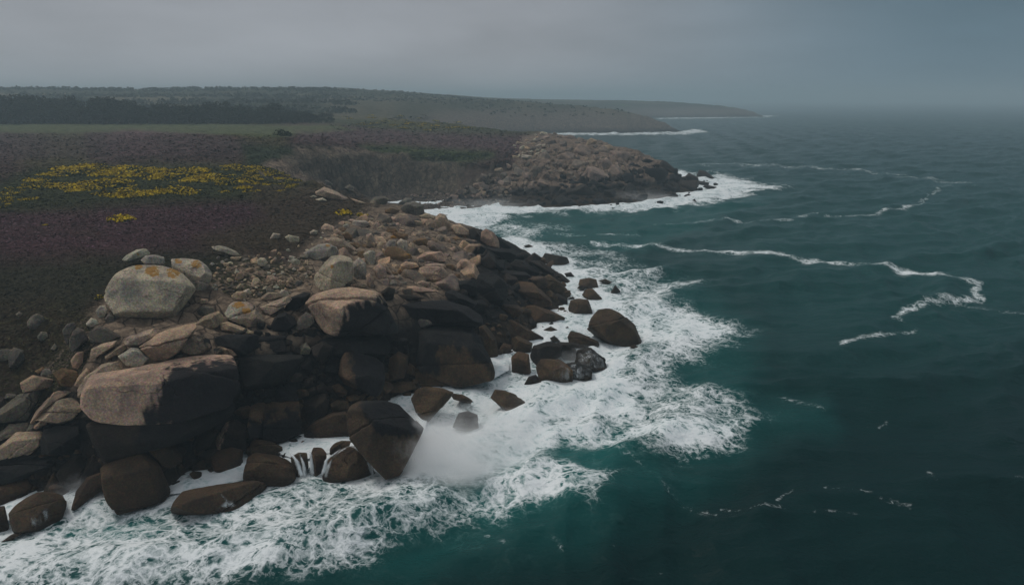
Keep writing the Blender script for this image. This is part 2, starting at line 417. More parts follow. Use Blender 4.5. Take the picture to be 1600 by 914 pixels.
# ------------------------------------------------------------------ colours of the land
def land_tone(x, y, z):
    pts = np.stack([x, y, 0 * x], -1)
    px, py, _ = project(np.stack([x, y, z], -1))
    sc = np.clip(y / 90, 0.5, 8)[:, None]
    n1 = fbm(pts / (9 * sc), 4, 41); n2 = fbm(pts / (2.2 * sc), 3, 42); n3 = fbm(np.stack([x / 40, y / 12, 0 * x], -1) / np.clip(sc / 2, 1, 9), 4, 43)
    jx = px + 22 * n1 + 10 * n2; jy = py + 9 * n3 + 4 * n2
    C = np.zeros((len(x), 3)); C[:] = (0.066, 0.039, 0.034)
    def put(col, m):
        m = np.clip(m, 0, 1)[:, None]; C[:] = C * (1 - m) + np.array(col) * m
    put((0.135, 0.070, 0.074), sstep(0.0, 0.4, n3) * 0.9)                                # flowering heather
    put((0.072, 0.066, 0.024), sstep(-0.05, 0.25, n1 * 0.8 - n3 * 0.6) * 0.9)              # green-brown between
    def area(poly, col, f=14, k=1.0): put(col, k * sstep(-f, f, sdist(jx, jy, poly)))
    area([(-400,318),(300,314),(490,308),(480,340),(340,380),(150,392),(-400,395)], (0.105,0.046,0.060), 16, .6)
    area([(-400,193),(330,193),(520,196),(560,205),(420,213),(200,206),(-400,212)], (0.082,0.096,0.042), 3)
    area([(480,172),(660,176),(760,196),(860,208),(840,215),(700,212),(560,200),(480,190)], (0.055,0.060,0.028), 5)
    area([(560,176),(660,178),(745,200),(700,206),(600,196)], (0.12,0.10,0.022), 6, 0.4)
    area([(-400,212),(300,214),(420,220),(380,245),(-400,250)], (0.070,0.052,0.055), 8, .6)
    area([(380,225),(480,228),(560,236),(500,262),(430,272),(390,262)], (0.030,0.042,0.020), 8)
    area([(560,228),(620,226),(700,232),(770,234),(770,246),(700,262),(600,258)], (0.050,0.066,0.024), 8)
    area([(460,205),(640,206),(830,212),(830,240),(770,236),(600,225),(460,224)], (0.095,0.058,0.062), 8, .75)
    area([(-400,280),(0,285),(60,262),(330,255),(480,270),(500,292),(440,312),(200,320),(30,330),(-400,340)], (0.045,0.052,0.016), 12)
    area([(380,290),(500,280),(620,310),(680,340),(560,365),(460,400),(330,400),(300,370),(420,340)], (0.085,0.062,0.036), 14, .8)
    area([(-400,430),(100,410),(250,395),(360,395),(440,420),(330,470),(180,450),(150,470),(90,520),(-400,560)], (0.040,0.046,0.022), 18, .8)
    area([(-400,470),(80,470),(140,500),(90,560),(-400,600)], (0.060,0.042,0.024), 16, .75)
    C *= (0.70 + 0.52 * sstep(110, 190, y))[:, None]
    # rock
    rk = np.maximum(sstep(-8, 22, sdist(jx, jy, ROCKPOLY)) * (y < 160), sstep(-4, 5, sdist(px + 8 * n2, py + 5 * n2, HEADROCK)) * (y < 360) * (y > 180))
    slope_cliff = (y > 155) & (y < 300)
    gx = near_h(x[slope_cliff] + .7, y[slope_cliff]) - near_h(x[slope_cliff] - .7, y[slope_cliff])
    gy = near_h(x[slope_cliff], y[slope_cliff] + .7) - near_h(x[slope_cliff], y[slope_cliff] - .7)
    sl = np.zeros(len(x)); sl[slope_cliff] = np.hypot(gx, gy) / 1.4
    rk = np.maximum(rk, sstep(0.42, 0.75, sl + 0.35 * n2) )
    far = (y > 430)
    d = np.where(far, sdist(x, y, COAST), 99)
    put((0.036, 0.042, 0.024), far * sstep(440, 520, y)); put((0.13, 0.115, 0.075), far * sstep(-.05, .2, n3)); put((0.07, 0.10, 0.045), far * sstep(.2, .3, n1))
    rk = np.where(far, sstep(55, 12, d + 30 * n1), rk)
    rk = np.where(z < 1.2, 1, rk)
    t = z + 1.6 * fbm(pts / 5, 3, 51) + np.where(y > 150, 1.2 * fbm(pts / 20, 2, 52), 0)
    hl = sstep(150, 200, y)
    pale = np.array((0.30, 0.235, 0.18)) * (1 - hl[:, None]) + np.array((0.26, 0.20, 0.16)) * hl[:, None]
    blk = np.array((0.030, 0.029, 0.028)); brn = np.array((0.055, 0.040, 0.027))
    u = sstep(6.2, 7.8, t) * (1 - hl) + sstep(3.2, 4.6, t) * hl
    l = sstep(1.6, 3.0, t)
    R = brn * (1 - l[:, None]) + blk * l[:, None]; R = R * (1 - u[:, None]) + pale * u[:, None]
    cove = sstep(-8, 8, sdist(px + 14 * n2, py + 10 * n1 + 6 * n2, [(420,235),(780,245),(780,300),(700,312),(540,312)])) * (y > 150)
    R = R * (1 - cove[:, None]) + ((lambda k: np.array((0.085, 0.072, 0.056)) * (1 - k) + np.array((0.20, 0.165, 0.125)) * k)(sstep(-.15, .3, fbm(np.stack([x / 5, y / 9, z / 2.2], -1), 4, 47))[:, None])) * cove[:, None]
    R = np.where((far)[:, None], np.array((0.15, 0.12, 0.10)) * sstep(1, 5, z)[:, None] + .035, R)
    beach = (y > 155) & (y < 225) & (z < 1.6) & (x < 0)
    R = np.where(beach[:, None], (0.12, 0.10, 0.085), R)
    C[:] = C * (1 - rk[:, None]) + R * rk[:, None]
    return C, rk
LC, LR = land_tone(LX, LY, LZ)
link('terrain', mesh_from('terrain', LXYZ, LF, [LAND], attrs={'rock': LR}, colors={'tone': LC}), kind='structure')

# ------------------------------------------------------------------ the sea
SX, SY, SF = fan(27, 9000, 760, -1.1, 1.15, 700)
P0 = np.stack([SX, SY, 0 * SX], -1)
spx, spy, _ = project(P0)
jn = fbm(P0 / 7, 4, 61); jn2 = fbm(P0 / np.array([16, 5, 1]), 4, 62)
fx = spx + 26 * jn + 34 * jn2; fy = spy + 10 * jn + 8 * jn2
foam = np.zeros(len(SX)); aer = np.zeros(len(SX)); soft = np.zeros(len(SX))
def fpoly(poly, amt, fin, fout=6):
    """fin: pixels over which the foam builds up from its edge"""
    global foam
    d = sdist(fx, fy, poly); foam = np.maximum(foam, amt * sstep(-fout, fin, d))
def apoly(poly, amt, f):
    global aer
    aer = np.maximum(aer, amt * sstep(-f, f, sdist(fx, fy, poly)))
shore = [(-900,760),(0,760),(200,740),(330,700),(420,660),(600,600),(760,540),(850,480),(870,420),(800,370)]
# broad lacy aprons
fpoly(shore + [(900,396),(1000,408),(1110,438),(1060,462),(1195,520),(1170,545),(1060,575),(1130,610),(1205,650),(1165,695),(1085,722),(990,705),(860,690),(900,735),(1000,735),(960,768),(930,800),(850,790),(800,820),(735,812),(640,850),(600,880),(440,905),(200,960),(-200,1050),(-900,1050)], 0.57, 30, 16)
# dense white water against the rocks
fpoly(shore + [(900,405),(990,425),(1010,470),(1060,530),(1010,580),(1050,640),(1020,690),(880,680),(800,660),(760,700),(700,745),(640,765),(560,770),(400,770),(330,790),(200,800),(90,840),(-20,880),(-300,900)], 0.95, 60, 12)
fpoly([(540,610),(760,540),(900,470),(960,500),(960,600),(900,660),(760,690),(660,760),(590,760)], 1.15, 40)
fpoly([(610,640),(760,610),(960,640),(1010,690),(880,705),(800,765),(700,785),(610,775)], 0.98, 44)
fpoly([(590,740),(700,690),(800,760),(740,800),(600,840),(430,870),(300,850)], 0.62, 30)
fpoly([(-200,850),(100,800),(300,800),(480,850),(430,890),(250,930),(-200,1030)], 0.60, 30)
fpoly([(700,700),(1000,640),(1180,640),(1160,690),(1060,712),(960,700),(850,700)], 0.85, 30)
fpoly([(960,440),(1080,470),(1180,515),(1140,545),(1000,560)], 0.85, 26)
fpoly([(760,740),(900,720),(960,755),(920,790),(840,790)], 0.58, 20)
apoly([(700,800),(1000,690),(1120,740),(900,850),(640,900),(500,900)], 0.34, 60)
# headland surf and the cove
fpoly([(660,330),(740,312),(860,314),(980,310),(1050,300),(1075,270),(1130,268),(1180,280),(1255,294),(1180,302),(1120,318),(1020,334),(900,334),(800,342),(760,352),(720,362),(680,350)], 0.95, 14, 4)
fpoly([(690,330),(760,316),(830,325),(760,350),(720,360)], 1.1, 8)
fpoly([(780,372),(800,345),(900,352),(830,372),(960,388),(1000,410),(880,410),(840,395)], 0.55, 14)
fpoly([(700,350),(800,340),(900,358),(820,378),(740,370)], 0.52, 14)
# far headland surf
for pl in ([(850,207),(960,206),(1064,205),(1085,201),(1112,206),(1070,211),(960,212),(860,212)], [(1020,184),(1110,183),(1196,180),(1222,181),(1196,184),(1100,186),(1030,187)]):
    d = sdist(spx + 6 * jn, spy + 1.5 * jn2, pl); foam = np.maximum(foam, (.66 + .5 * jn) * sstep(-1.5, 2.2, d))
# windrows
lnz = fbm(P0 / np.array([9, 5, 1]), 4, 64)
def fline(pts, w, amt, fade=None):
    global foam
    q = np.array(pts, float)
    d = ldist(spx + 12 * jn2 + 7 * jn, spy + 5 * jn2 + 3 * jn, q)
    ww = np.interp(spx, [q[:, 0].min(), q[:, 0].max()], [w[0], w[1]]) if isinstance(w, tuple) else w
    foam = np.maximum(foam, 0.66 * amt * np.exp(-(d / ww) ** 2 * 3.6) * (0.86 + 0.85 * lnz))
fline([(925,381),(1000,383),(1070,390),(1150,395),(1220,398),(1300,409),(1380,416),(1450,425),(1500,437),(1535,444)], (5, 8), 1.0)
fline([(1535,444),(1520,455),(1536,462),(1500,468),(1450,472),(1415,482),(1395,495)], 10, 0.98)
fline([(1430,512),(1390,520),(1345,528),(1312,538)], 8, 1.0)
fline([(1395,495),(1430,508)], 7, .7)
fline([(1500,470),(1550,482),(1600,494),(1700,500)], 5, .55)
fline([(1080,256),(1200,258),(1330,265),(1420,276),(1490,284),(1520,289)], 3.2, .74)
fline([(1490,287),(1455,302),(1435,320),(1390,328),(1360,336),(1290,338)], 4, .82)
fline([(1140,344),(1230,345),(1275,334)], 4, .8)
fline([(1020,350),(1080,348),(1140,343)], 4, .72)
fline([(800,362),(880,364),(1000,368)], 4, .62)
fline([(1290,760),(1330,768),(1380,785),(1420,793)], 7, .56); fline([(1130,785),(1180,798),(1230,800)], 6, .52)
fline([(1270,806),(1300,800),(1340,806)], 5, .52); fline([(1448,745),(1460,760)], 12, .62); fline([(1215,622),(1260,628),(1290,642)], 7, .6)
fline([(1375,660),(1390,652)], 6, .6); fline([(1580,755),(1640,760)], 7, .6); fline([(1000,885),(1035,882)], 6, .6)
fline([(865,845),(880,860)], 8, .55); fline([(955,855),(970,866)], 6, .6); fline([(1240,765),(1215,785)], 5, .58)
fline([(960,700),(1040,760),(1120,795)], 10, .5); fline([(760,830),(790,850)], 9, .55)
wc = fbm(P0 / np.array([14, 5, 1]) / np.clip(SY / 120, 1, 6)[:, None], 4, 66)
foam = np.maximum(foam, 0.60 * sstep(0.40, 0.60, wc) * sstep(1600, 300, SY))
apoly(shore + [(900,380),(1100,420),(1200,520),(1180,620),(1230,650),(1190,690),(1120,730),(1000,745),(940,820),(800,850),(500,905),(-900,1010)], 0.34, 60)
apoly([(640,720),(760,640),(1000,640),(1000,720),(900,800),(760,830)], 0.6, 50)
apoly([(680,340),(860,325),(1100,310),(1260,296),(1200,320),(1000,400),(800,380),(720,360)], 0.4, 16)
apoly([(1150,610),(1290,630),(1300,665),(1180,680)], 0.3, 50)
apoly([(700,330),(1000,215),(1800,205),(1800,430),(1500,560),(1250,560),(1000,420)], 0.24, 160)
apoly([(60,830),(200,800),(330,820),(200,870)], .7, 30)
# close to the rocks the water is all foam
bz = near_h(SX, SY) * (SY < 400) - 9 * (SY >= 400)
foam = np.maximum(foam, sstep(-3.2, -0.4, bz + 1.0 * jn) * 1.0)
foam = np.minimum(foam, .92) * np.clip(0.9 + 0.35 * fbm(P0 / 4, 3, 68), 0.5, 1.2)
# swell
ph = fbm(P0 / 40, 3, 70) * 5
dx, dy = -0.55, 0.83
w = np.zeros(len(SX))
for L, A, ang, sd in ((34, .42, 0.0, 0), (21, .26, .35, 1), (13, .16, -.3, 2), (8, .10, .7, 3), (5.2, .06, -.6, 4)):
    ca, sa = math.cos(ang), math.sin(ang); ex, ey = dx * ca - dy * sa, dx * sa + dy * ca
    s = np.sin((SX * ex + SY * ey) * 2 * math.pi / L + ph * (1 + .2 * sd) + sd)
    w += A * (1 - np.abs(s) ** 1.2 * 2 + .3) * 0.8
w *= sstep(4000, 300, SY) * np.clip(1.2 + fbm(P0 / 25, 2, 71) * 1.5, .3, 2)
w += .35 * fbm(P0 / np.array([6, 3.5, 1]), 4, 72) * sstep(900, 150, SY)
w += sstep(.3, .9, foam) * (SY < 330) * (.10 * fbm(P0 / 1.8, 3, 73) + .45 * fbm(P0 / 6, 3, 74))
br = ldist(spx + 10 * jn, spy + 6 * jn, [(180,905),(420,868),(600,815),(700,770),(760,742),(850,745),(930,775)])
w += 0.9 * np.exp(-(br / 34) ** 2) * (1 + .5 * jn)
w += 1.2 * np.exp(-(np.hypot((spx - 130) / 60, (spy - 775) / 26)) ** 2)
w *= 1 - .4 * sstep(-3.0, -0.5, bz)
SZ = w - 0.15
link('sea', mesh_from('sea', np.stack([SX, SY, SZ], -1), SF, [SEA], attrs={'foam': foam, 'aerated': aer, 'soft': soft}), kind='structure')

# ------------------------------------------------------------------ light, sky, air
W = bpy.data.worlds.new('World'); S.world = W; W.use_nodes = True
wt = W.node_tree; wt.nodes.clear(); wl = wt.links.new
SUN_EL, SUN_AZ = math.radians(58), math.radians(-60)     # azimuth from straight ahead, to the right positive
wo = wt.nodes.new('ShaderNodeOutputWorld'); bg = wt.nodes.new('ShaderNodeBackground'); bg.inputs[1].default_value = 0.10
sk = wt.nodes.new('ShaderNodeTexSky'); sk.sky_type = 'NISHITA'; sk.sun_disc = False
sk.sun_elevation = SUN_EL; sk.sun_rotation = SUN_AZ; sk.dust_density = 4
tc = wt.nodes.new('ShaderNodeTexCoord'); sx = wt.nodes.new('ShaderNodeSeparateXYZ'); wl(tc.outputs['Generated'], sx.inputs[0])
def wmath(op, a, b=None, c=None):
    nd = wt.nodes.new('ShaderNodeMath'); nd.operation = op
    for i, v in enumerate((a, b, c)):
        if v is None: continue
        if hasattr(v, 'is_output'): wl(v, nd.inputs[i])
        else: nd.inputs[i].default_value = v
    return nd.outputs[0]
rp = wt.nodes.new('ShaderNodeValToRGB'); wl(sx.outputs['Z'], rp.inputs[0])
e = rp.color_ramp.elements
e[0].position = 0.0; e[0].color = (SKY0[0], SKY0[1], SKY0[2], 1)
e[1].position = 1.0; e[1].color = (SKY3[0], SKY3[1], SKY3[2], 1)
for pos, c in ((0.14, SKY1), (0.40, SKY2)):
    q = e.new(pos); q.color = (*c, 1)
mp = wt.nodes.new('ShaderNodeMapping'); mp.inputs['Scale'].default_value = (1.6, 1.6, 6.0); wl(tc.outputs['Generated'], mp.inputs[0])
nz = wt.nodes.new('ShaderNodeTexNoise'); nz.inputs['Scale'].default_value = 1.5; nz.inputs['Detail'].default_value = 5; nz.inputs['Roughness'].default_value = .5; wl(mp.outputs[0], nz.inputs['Vector'])
cl = wmath('MULTIPLY_ADD', nz.outputs[0], 1.0, 0.5)
# the bank of rain cloud over the sea to the right is darker and bluer
rt = wt.nodes.new('ShaderNodeMapRange'); rt.interpolation_type = 'SMOOTHSTEP'; wl(sx.outputs['X'], rt.inputs[0])
rt.inputs[1].default_value = -0.05; rt.inputs[2].default_value = 0.55
lo = wt.nodes.new('ShaderNodeMapRange'); wl(sx.outputs['Z'], lo.inputs[0]); lo.inputs[1].default_value = 0.9; lo.inputs[2].default_value = 0.25
bank = wmath('MULTIPLY', rt.outputs[0], lo.outputs[0])
mx = wt.nodes.new('ShaderNodeMix'); mx.data_type = 'RGBA'; wl(bank, mx.inputs[0]); wl(rp.outputs[0], mx.inputs[6])
mm = wt.nodes.new('ShaderNodeMix'); mm.data_type = 'RGBA'; mm.blend_type = 'MULTIPLY'; mm.inputs[0].default_value = 1; wl(rp.outputs[0], mm.inputs[6]); mm.inputs[7].default_value = (*BANK, 1)
wl(mm.outputs[2], mx.inputs[7])
vs = wt.nodes.new('ShaderNodeVectorMath'); vs.operation = 'SCALE'; wl(mx.outputs[2], vs.inputs[0]); wl(wmath('MULTIPLY', cl, 10.0), vs.inputs['Scale'])
fm = wt.nodes.new('ShaderNodeMix'); fm.data_type = 'RGBA'; fm.inputs[0].default_value = 0.94; wl(sk.outputs[0], fm.inputs[6]); wl(vs.outputs[0], fm.inputs[7])
wl(fm.outputs[2], bg.inputs[0]); wl(bg.outputs[0], wo.inputs[0])

sl = bpy.data.lights.new('sun', 'SUN'); sl.energy = SUN_E; sl.angle = math.radians(14); sl.color = (1, 0.95, 0.88)
so = bpy.data.objects.new('sun', sl); COL.objects.link(so); so.location = (-100, 40, 150)
sd = Vector((math.sin(SUN_AZ) * math.cos(SUN_EL), math.cos(SUN_AZ) * math.cos(SUN_EL), math.sin(SUN_EL)))
so.rotation_euler = sd.to_track_quat('Z', 'Y').to_euler()

hz = bpy.data.materials.new('haze'); hz.use_nodes = True; hz.node_tree.nodes.clear()
ho = hz.node_tree.nodes.new('ShaderNodeOutputMaterial'); hv = hz.node_tree.nodes.new('ShaderNodeVolumePrincipled')
hv.inputs['Color'].default_value = HAZEC; hv.inputs['Density'].default_value = HAZE; hv.inputs['Anisotropy'].default_value = 0.1
hz.node_tree.links.new(hv.outputs[0], ho.inputs['Volume'])
def box(name, x0, x1, y0, y1, z0, z1, mat):
    v = [(x, y, z) for z in (z0, z1) for y in (y0, y1) for x in (x0, x1)]
    f = [(0, 2, 3, 1), (4, 5, 7, 6), (0, 1, 5, 4), (2, 6, 7, 3), (0, 4, 6, 2), (1, 3, 7, 5)]
    return mesh_from(name, v, f, [mat], smooth=False)
link('haze', box('haze', -11500, 12500, -120, 9200, -12, 80, hz), kind='stuff')

cd = bpy.data.cameras.new('camera'); cd.sensor_width = 36; cd.lens = F / 1600 * 36; cd.clip_end = 30000; cd.clip_start = 0.5
co = bpy.data.objects.new('camera', cd); COL.objects.link(co); co.location = CAM
co.rotation_euler = (math.pi / 2 - P, 0, 0); S.camera = co
S.view_settings.view_transform = 'Standard'; S.view_settings.look = 'None'; S.view_settings.exposure = EXPO; S.view_settings.gamma = 1
S.view_settings.use_curve_mapping = False
S.render.engine = 'CYCLES'
cy = S.cycles
cy.use_denoising = True; cy.max_bounces = 16; cy.diffuse_bounces = 3; cy.glossy_bounces = 2; cy.transparent_max_bounces = 10; cy.volume_bounces = 16
cy.volume_step_rate = 2.0; cy.volume_max_steps = 128; cy.caustics_reflective = False; cy.caustics_refractive = False

# ------------------------------------------------------------------ rocks
def ico(level):
    bm = bmesh.new(); bmesh.ops.create_icosphere(bm, subdivisions=level, radius=1)
    v = np.array([q.co[:] for q in bm.verts]); f = np.array([[a.index for a in q.verts] for q in bm.faces], np.int32)
    bm.free(); v /= np.linalg.norm(v, axis=1)[:, None]
    return v, f
ICO = {k: ico(k) for k in (3, 4, 5, 6, 7)}

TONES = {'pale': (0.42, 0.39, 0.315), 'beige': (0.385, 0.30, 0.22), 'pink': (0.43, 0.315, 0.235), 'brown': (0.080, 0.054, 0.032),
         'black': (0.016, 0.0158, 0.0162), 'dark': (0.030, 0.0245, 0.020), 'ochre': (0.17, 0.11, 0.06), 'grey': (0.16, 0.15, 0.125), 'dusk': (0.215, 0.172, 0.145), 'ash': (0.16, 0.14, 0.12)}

def hull2(pts):
    pts = sorted(map(tuple, pts))
    def half(ps):
        h = []
        for q in ps:
            while len(h) > 1 and (h[-1][0]-h[-2][0])*(q[1]-h[-2][1])-(h[-1][1]-h[-2][1])*(q[0]-h[-2][0]) <= 0: h.pop()
            h.append(q)
        return h
    lo, up = half(pts), half(pts[::-1])
    return np.array(lo[:-1] + up[:-1])

def shape_rock(planes, half, level, p, seed, rough=1.0, cracks=0):
    """planes: list of (unit normal, distance); returns local vertices"""
    V, Fc = ICO[level]
    u = V * half; rlen = np.linalg.norm(u, axis=1); u = u / rlen[:, None]
    acc = np.zeros(len(u))
    for n, d in planes:
        acc += (np.maximum(u @ n, 0) / max(d, 1e-3)) ** p
    r = acc ** (-1.0 / p)
    size = float(np.mean(half))
    q = u * r[:, None]
    off = seed * 7.31
    n1 = fbm(q / size * 1.1 + off, 3, seed % 97)
    n2 = fbm(q / 0.75 + off, 4, seed % 89 + 3, 0.55)
    r = r * (1 + 0.035 * rough * n1) + 0.075 * rough * n2 * min(1, size / 1.2)
    if level >= 5:
        rg_ = fbm(q / 1.7 + off, 3, seed % 61 + 9, 0.5, ridged=True)
        r = r - 0.10 * rough * sstep(.52, .80, rg_) * sstep(-.1, .35, fbm(q / 3.0 + off, 2, 12))
    lr = np.random.default_rng(seed + 5)
    for k in range(cracks):
        n = lr.normal(size=3); n /= np.linalg.norm(n)
        if k % 2 == 0: n = np.array([lr.normal() * .35, 1, lr.normal() * .35]); n /= np.linalg.norm(n)
        d = q @ n - lr.uniform(-.45, .45) * size + 0.16 * size * fbm(q / size * 1.5 + off + k * 9, 3, 7)
        w = 0.035 * size
        r = r - (0.075 * size) * np.exp(-(d / w) ** 2) - 0.04 * size * (sstep(0, 2 * w, d) - .5) * lr.choice((-1, 1))
    return u * r[:, None], Fc

def tone_rock(Pw, tone, seed, spec=None, px=None, py=None):
    """albedo: dry granite above, black lichen band, brown weed-stained rock by the water"""
    n = len(Pw)
    nz1 = fbm(Pw / 2.6 + seed, 4, 81); nz2 = fbm(Pw * np.array([.9, .9, .18]) + seed, 4, 82)
    lr = np.random.default_rng(seed)
    var = lr.uniform(0.82, 1.18); tint = np.array([1 + lr.normal() * .03, 1, 1 - lr.normal() * .04])
    if isinstance(tone, str):
        C = np.tile(np.array(TONES[tone]), (n, 1))
        wet = np.full(n, {'brown': .75, 'black': .45, 'dark': .6}.get(tone, 0.0))
    else:                                    # (tone a, tone b, pixel line): b lies on the right of the line a->b
        A, B = TONES[tone[0]], TONES[tone[1]]
        w = tone[3] if len(tone) > 3 else 6
        if len(tone[2]) == 2:
            (x0, y0), (x1, y1) = tone[2]
            L = math.hypot(x1 - x0, y1 - y0)
            d = ((x1 - x0) * (py - y0) - (y1 - y0) * (px - x0)) / L
        else:
            d = sdist(px, py, tone[2])
        nz3 = fbm(Pw * np.array([2.6, 2.6, .5]) + seed, 4, 83)
        m = sstep(-w, w, d + 5.0 * w * nz2 + 1.6 * w * nz1 + 4.0 * w * nz3)
        C = np.array(A) * (1 - m[:, None]) + np.array(B) * m[:, None]
        wa = {'brown': .75, 'black': .45, 'dark': .6}
        wet = wa.get(tone[0], 0) * (1 - m) + wa.get(tone[1], 0) * m
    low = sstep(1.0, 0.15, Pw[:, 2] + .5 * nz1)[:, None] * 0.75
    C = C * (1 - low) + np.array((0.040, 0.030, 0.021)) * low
    wet = np.maximum(wet, low[:, 0])
    C = C * var * tint * (1 + 0.35 * nz1)[:, None]
    return np.clip(C, .008, .6), wet

HERO = []          # (pixel polygon, centre) of every individually traced rock
CROPS = {'A': (0, 360, 3.516), 'B': (0, 600, 3.516), 'C': (0, 440, 3.516), 'D': (350, 360, 3.516), 'E': (350, 560, 3.516),
         'F': (650, 300, 3.516), 'G': (800, 380, 2.689), 'H': (400, 180, 3.5556), 'I': (700, 180, 3.5556)}
GROUPS = {'h': 'boulders lying along the edge of the heather', 'c': 'blocks that make up the cliff face', 'f': 'boulders at the foot of the cliff',
          'w': 'rocks awash in the surf', 'r': 'boulders on the rocky promontory', 'i': 'rocks off the tip of the far point'}
KIND = {'h': 'boulder', 'c': 'cliff_block', 'f': 'shore_boulder', 'w': 'awash_rock', 'r': 'promontory_boulder', 'i': 'point_rock'}
MADE = {}
def rock(crop, pts, tone, g, label, T=None, dY=0.0, base=0.30, p=None, facets=(), lichen=None, cracks=0, rough=1.0, key=None, drop=0.0, name=None):
    ox, oy, z = CROPS[crop]
    ppx = np.array([(ox + x / z, oy + y / z) for x, y in pts])
    hl = hull2(ppx)
    cx, cy = (hl.min(0) + hl.max(0)) / 2
    w, h = hl.max(0) - hl.min(0)
    seed = int(cx * 13 + cy * 7)
    lr = np.random.default_rng(seed)
    hp = hit(cx, min(cy + base * h, 913 if cy < 913 else cy))
    v = ray(cx, cy); Y = hp[1] + dY
    C = CAM + v * (Y / v[1])
    depth = (C - CAM) @ FV; m = depth / F
    vh = v / np.linalg.norm(v)                                   # the rock's own axes, square to the line of sight through its middle
    xh = np.cross(vh, UV); xh /= np.linalg.norm(xh); yh = np.cross(xh, vh)
    mx_, my_ = m * math.cos(math.atan((cx - 800) / F)), m * math.cos(math.atan((cy - 457) / F))
    wl_, hl_ = w * mx_, h * my_
    if T is None: T = 0.42 * math.sqrt(wl_ * hl_)
    loc = np.stack([(hl[:, 0] - cx) * mx_, -(hl[:, 1] - cy) * my_], 1)
    if g in 'w' or (C[2] - hl_ / 2 < 0.6):                       # carry on below the water
        k = loc[:, 1] < -hl_ * 0.2; loc[k, 1] -= min(0.18 * hl_, 0.35)
    planes = []
    n = len(loc)
    for k in range(n):
        a, b = loc[k], loc[(k + 1) % n]
        e = b - a; nn = np.array([e[1], -e[0]]); L = np.linalg.norm(nn)
        if L < 1e-6: continue
        nn /= L; d = nn @ a
        if d < 0: nn, d = -nn, -d
        tz = lr.uniform(.15, .55) if nn[1] > .3 else lr.uniform(-.05, .35) if nn[1] < -.3 else lr.uniform(-.3, .4)
        s = math.sqrt(1 + tz * tz)
        planes.append((np.array([nn[0], nn[1], 0.0]), d * 1.02))
        if tz > .05 and (len(facets) < 3 or nn[1] > .6): planes.append((np.array([nn[0], nn[1], tz]) / s, d * 1.03 / s))
    for k in range(3 if len(facets) < 3 else 0):
        q = np.array([lr.normal() * .5, lr.normal() * .45 + .1, 1]); s = np.linalg.norm(q)
        ext = math.sqrt((q[0] * wl_ * .5) ** 2 + (q[1] * hl_ * .5) ** 2 + T * T) / s
        planes.append((q / s, ext * lr.uniform(.70, .88)))
    for k in range(3):
        q = np.array([lr.normal() * .4, lr.normal() * .4, -1]); s = np.linalg.norm(q)
        planes.append((q / s, T * lr.uniform(.8, 1.1)))
    for (fx_, fy_, zf, nx, ny, nzz) in facets:
        q = np.array([nx, ny, nzz], float); s = np.linalg.norm(q); q /= s
        pt = np.array([(ox + fx_ / z - cx) * mx_, -(oy + fy_ / z - cy) * my_, zf * T])
        planes.append((q, max(q @ pt, .15 * T)))
    big = max(w, h)
    level = 7 if big > 85 else 6 if big > 55 else 5 if big > 32 else 4
    p = lr.uniform(26, 48) if p is None else p * 2.2
    if not cracks and level >= 5 and lr.random() < .5: cracks = 1
    lv, Fc = shape_rock(planes, np.array([wl_ / 2, hl_ / 2, T]), level, p, seed, rough, cracks)
    Wd = lv[:, :1] * xh + lv[:, 1:2] * yh - lv[:, 2:] * vh
    Pw = C + Wd
    vx, vy, _ = project(Pw)
    if not isinstance(tone, str):
        tone = (tone[0], tone[1], tuple((ox + a / z, oy + b / z) for a, b in tone[2]), (tone[3] if len(tone) > 3 else 8) * .4)
    tc_, wet = tone_rock(Pw, tone, seed, None, vx, vy)
    li = np.zeros(len(Pw))
    if lichen:
        for lx, ly, lrad in lichen:
            li = np.maximum(li, sstep(1.1, .3, np.hypot(vx - (ox + lx / z), (vy - (oy + ly / z)) * 1.5) / (lrad / z)))
    me = mesh_from('rock', Wd, Fc, [ROCK], attrs={'lichen': li, 'wet': wet}, colors={'tone': tc_})
    nm = name or KIND[g]
    o = link(nm, me, C - np.array([0, 0, drop]), label=label, cat='rock' if g in 'wi' else 'boulder', group=GROUPS[g])
    HERO.append((hl, C))
    if key: MADE[key] = (o, Pw, Fc, vx, vy)
    return o

R = rock
# --- along the edge of the heather, left
R('A',[(578,370),(600,300),(640,240),(720,200),(800,190),(900,195),(1000,230),(1060,285),(1082,320),(1050,370),(960,480),(930,515),(800,528),(690,525),(650,490),(600,410)],'pale','h','largest pale grey boulder, orange lichen on its crown, perched above the cliff slabs',p=22,base=.42,dY=2.4,T=2.6,facets=[(800,452,.92,-.03,-.8,.45),(800,400,.97,-.06,.22,1),(1000,385,.75,.8,-.35,.45),(800,250,.55,0,.8,.55),(660,330,.75,-.6,.15,.75)],lichen=[(840,225,75),(950,235,70),(760,200,40)])
R('A',[(940,160),(1000,153),(1090,160),(1140,190),(1168,230),(1165,270),(1120,340),(1060,375),(960,330)],'pale','h','pale wedge boulder leaning behind the largest boulder, orange lichen on top',dY=2.5,base=.5,p=20,facets=[(1060,270,.6,-.5,-.4,.7),(1050,190,.5,-.1,.8,.5)],lichen=[(1080,185,60),(980,170,40)])
R('A',[(668,165),(690,140),(750,105),(810,98),(832,110),(825,130),(770,155),(700,183)],'pale','h','flat oval pale stone tilted in the heather above the largest boulder',base=.6,lichen=[(755,130,25)])
R('A',[(773,165),(800,140),(850,133),(900,145),(908,175),(890,192),(800,190)],'pale','h','small rounded grey stone sitting on top of the largest boulder',dY=-7.0,base=.9)
R('A',[(1158,92),(1200,82),(1240,90),(1300,115),(1318,135),(1290,143),(1230,125),(1170,105)],'pale','h','long flat pale stone alone in the heather, right of the largest boulder',base=.5)
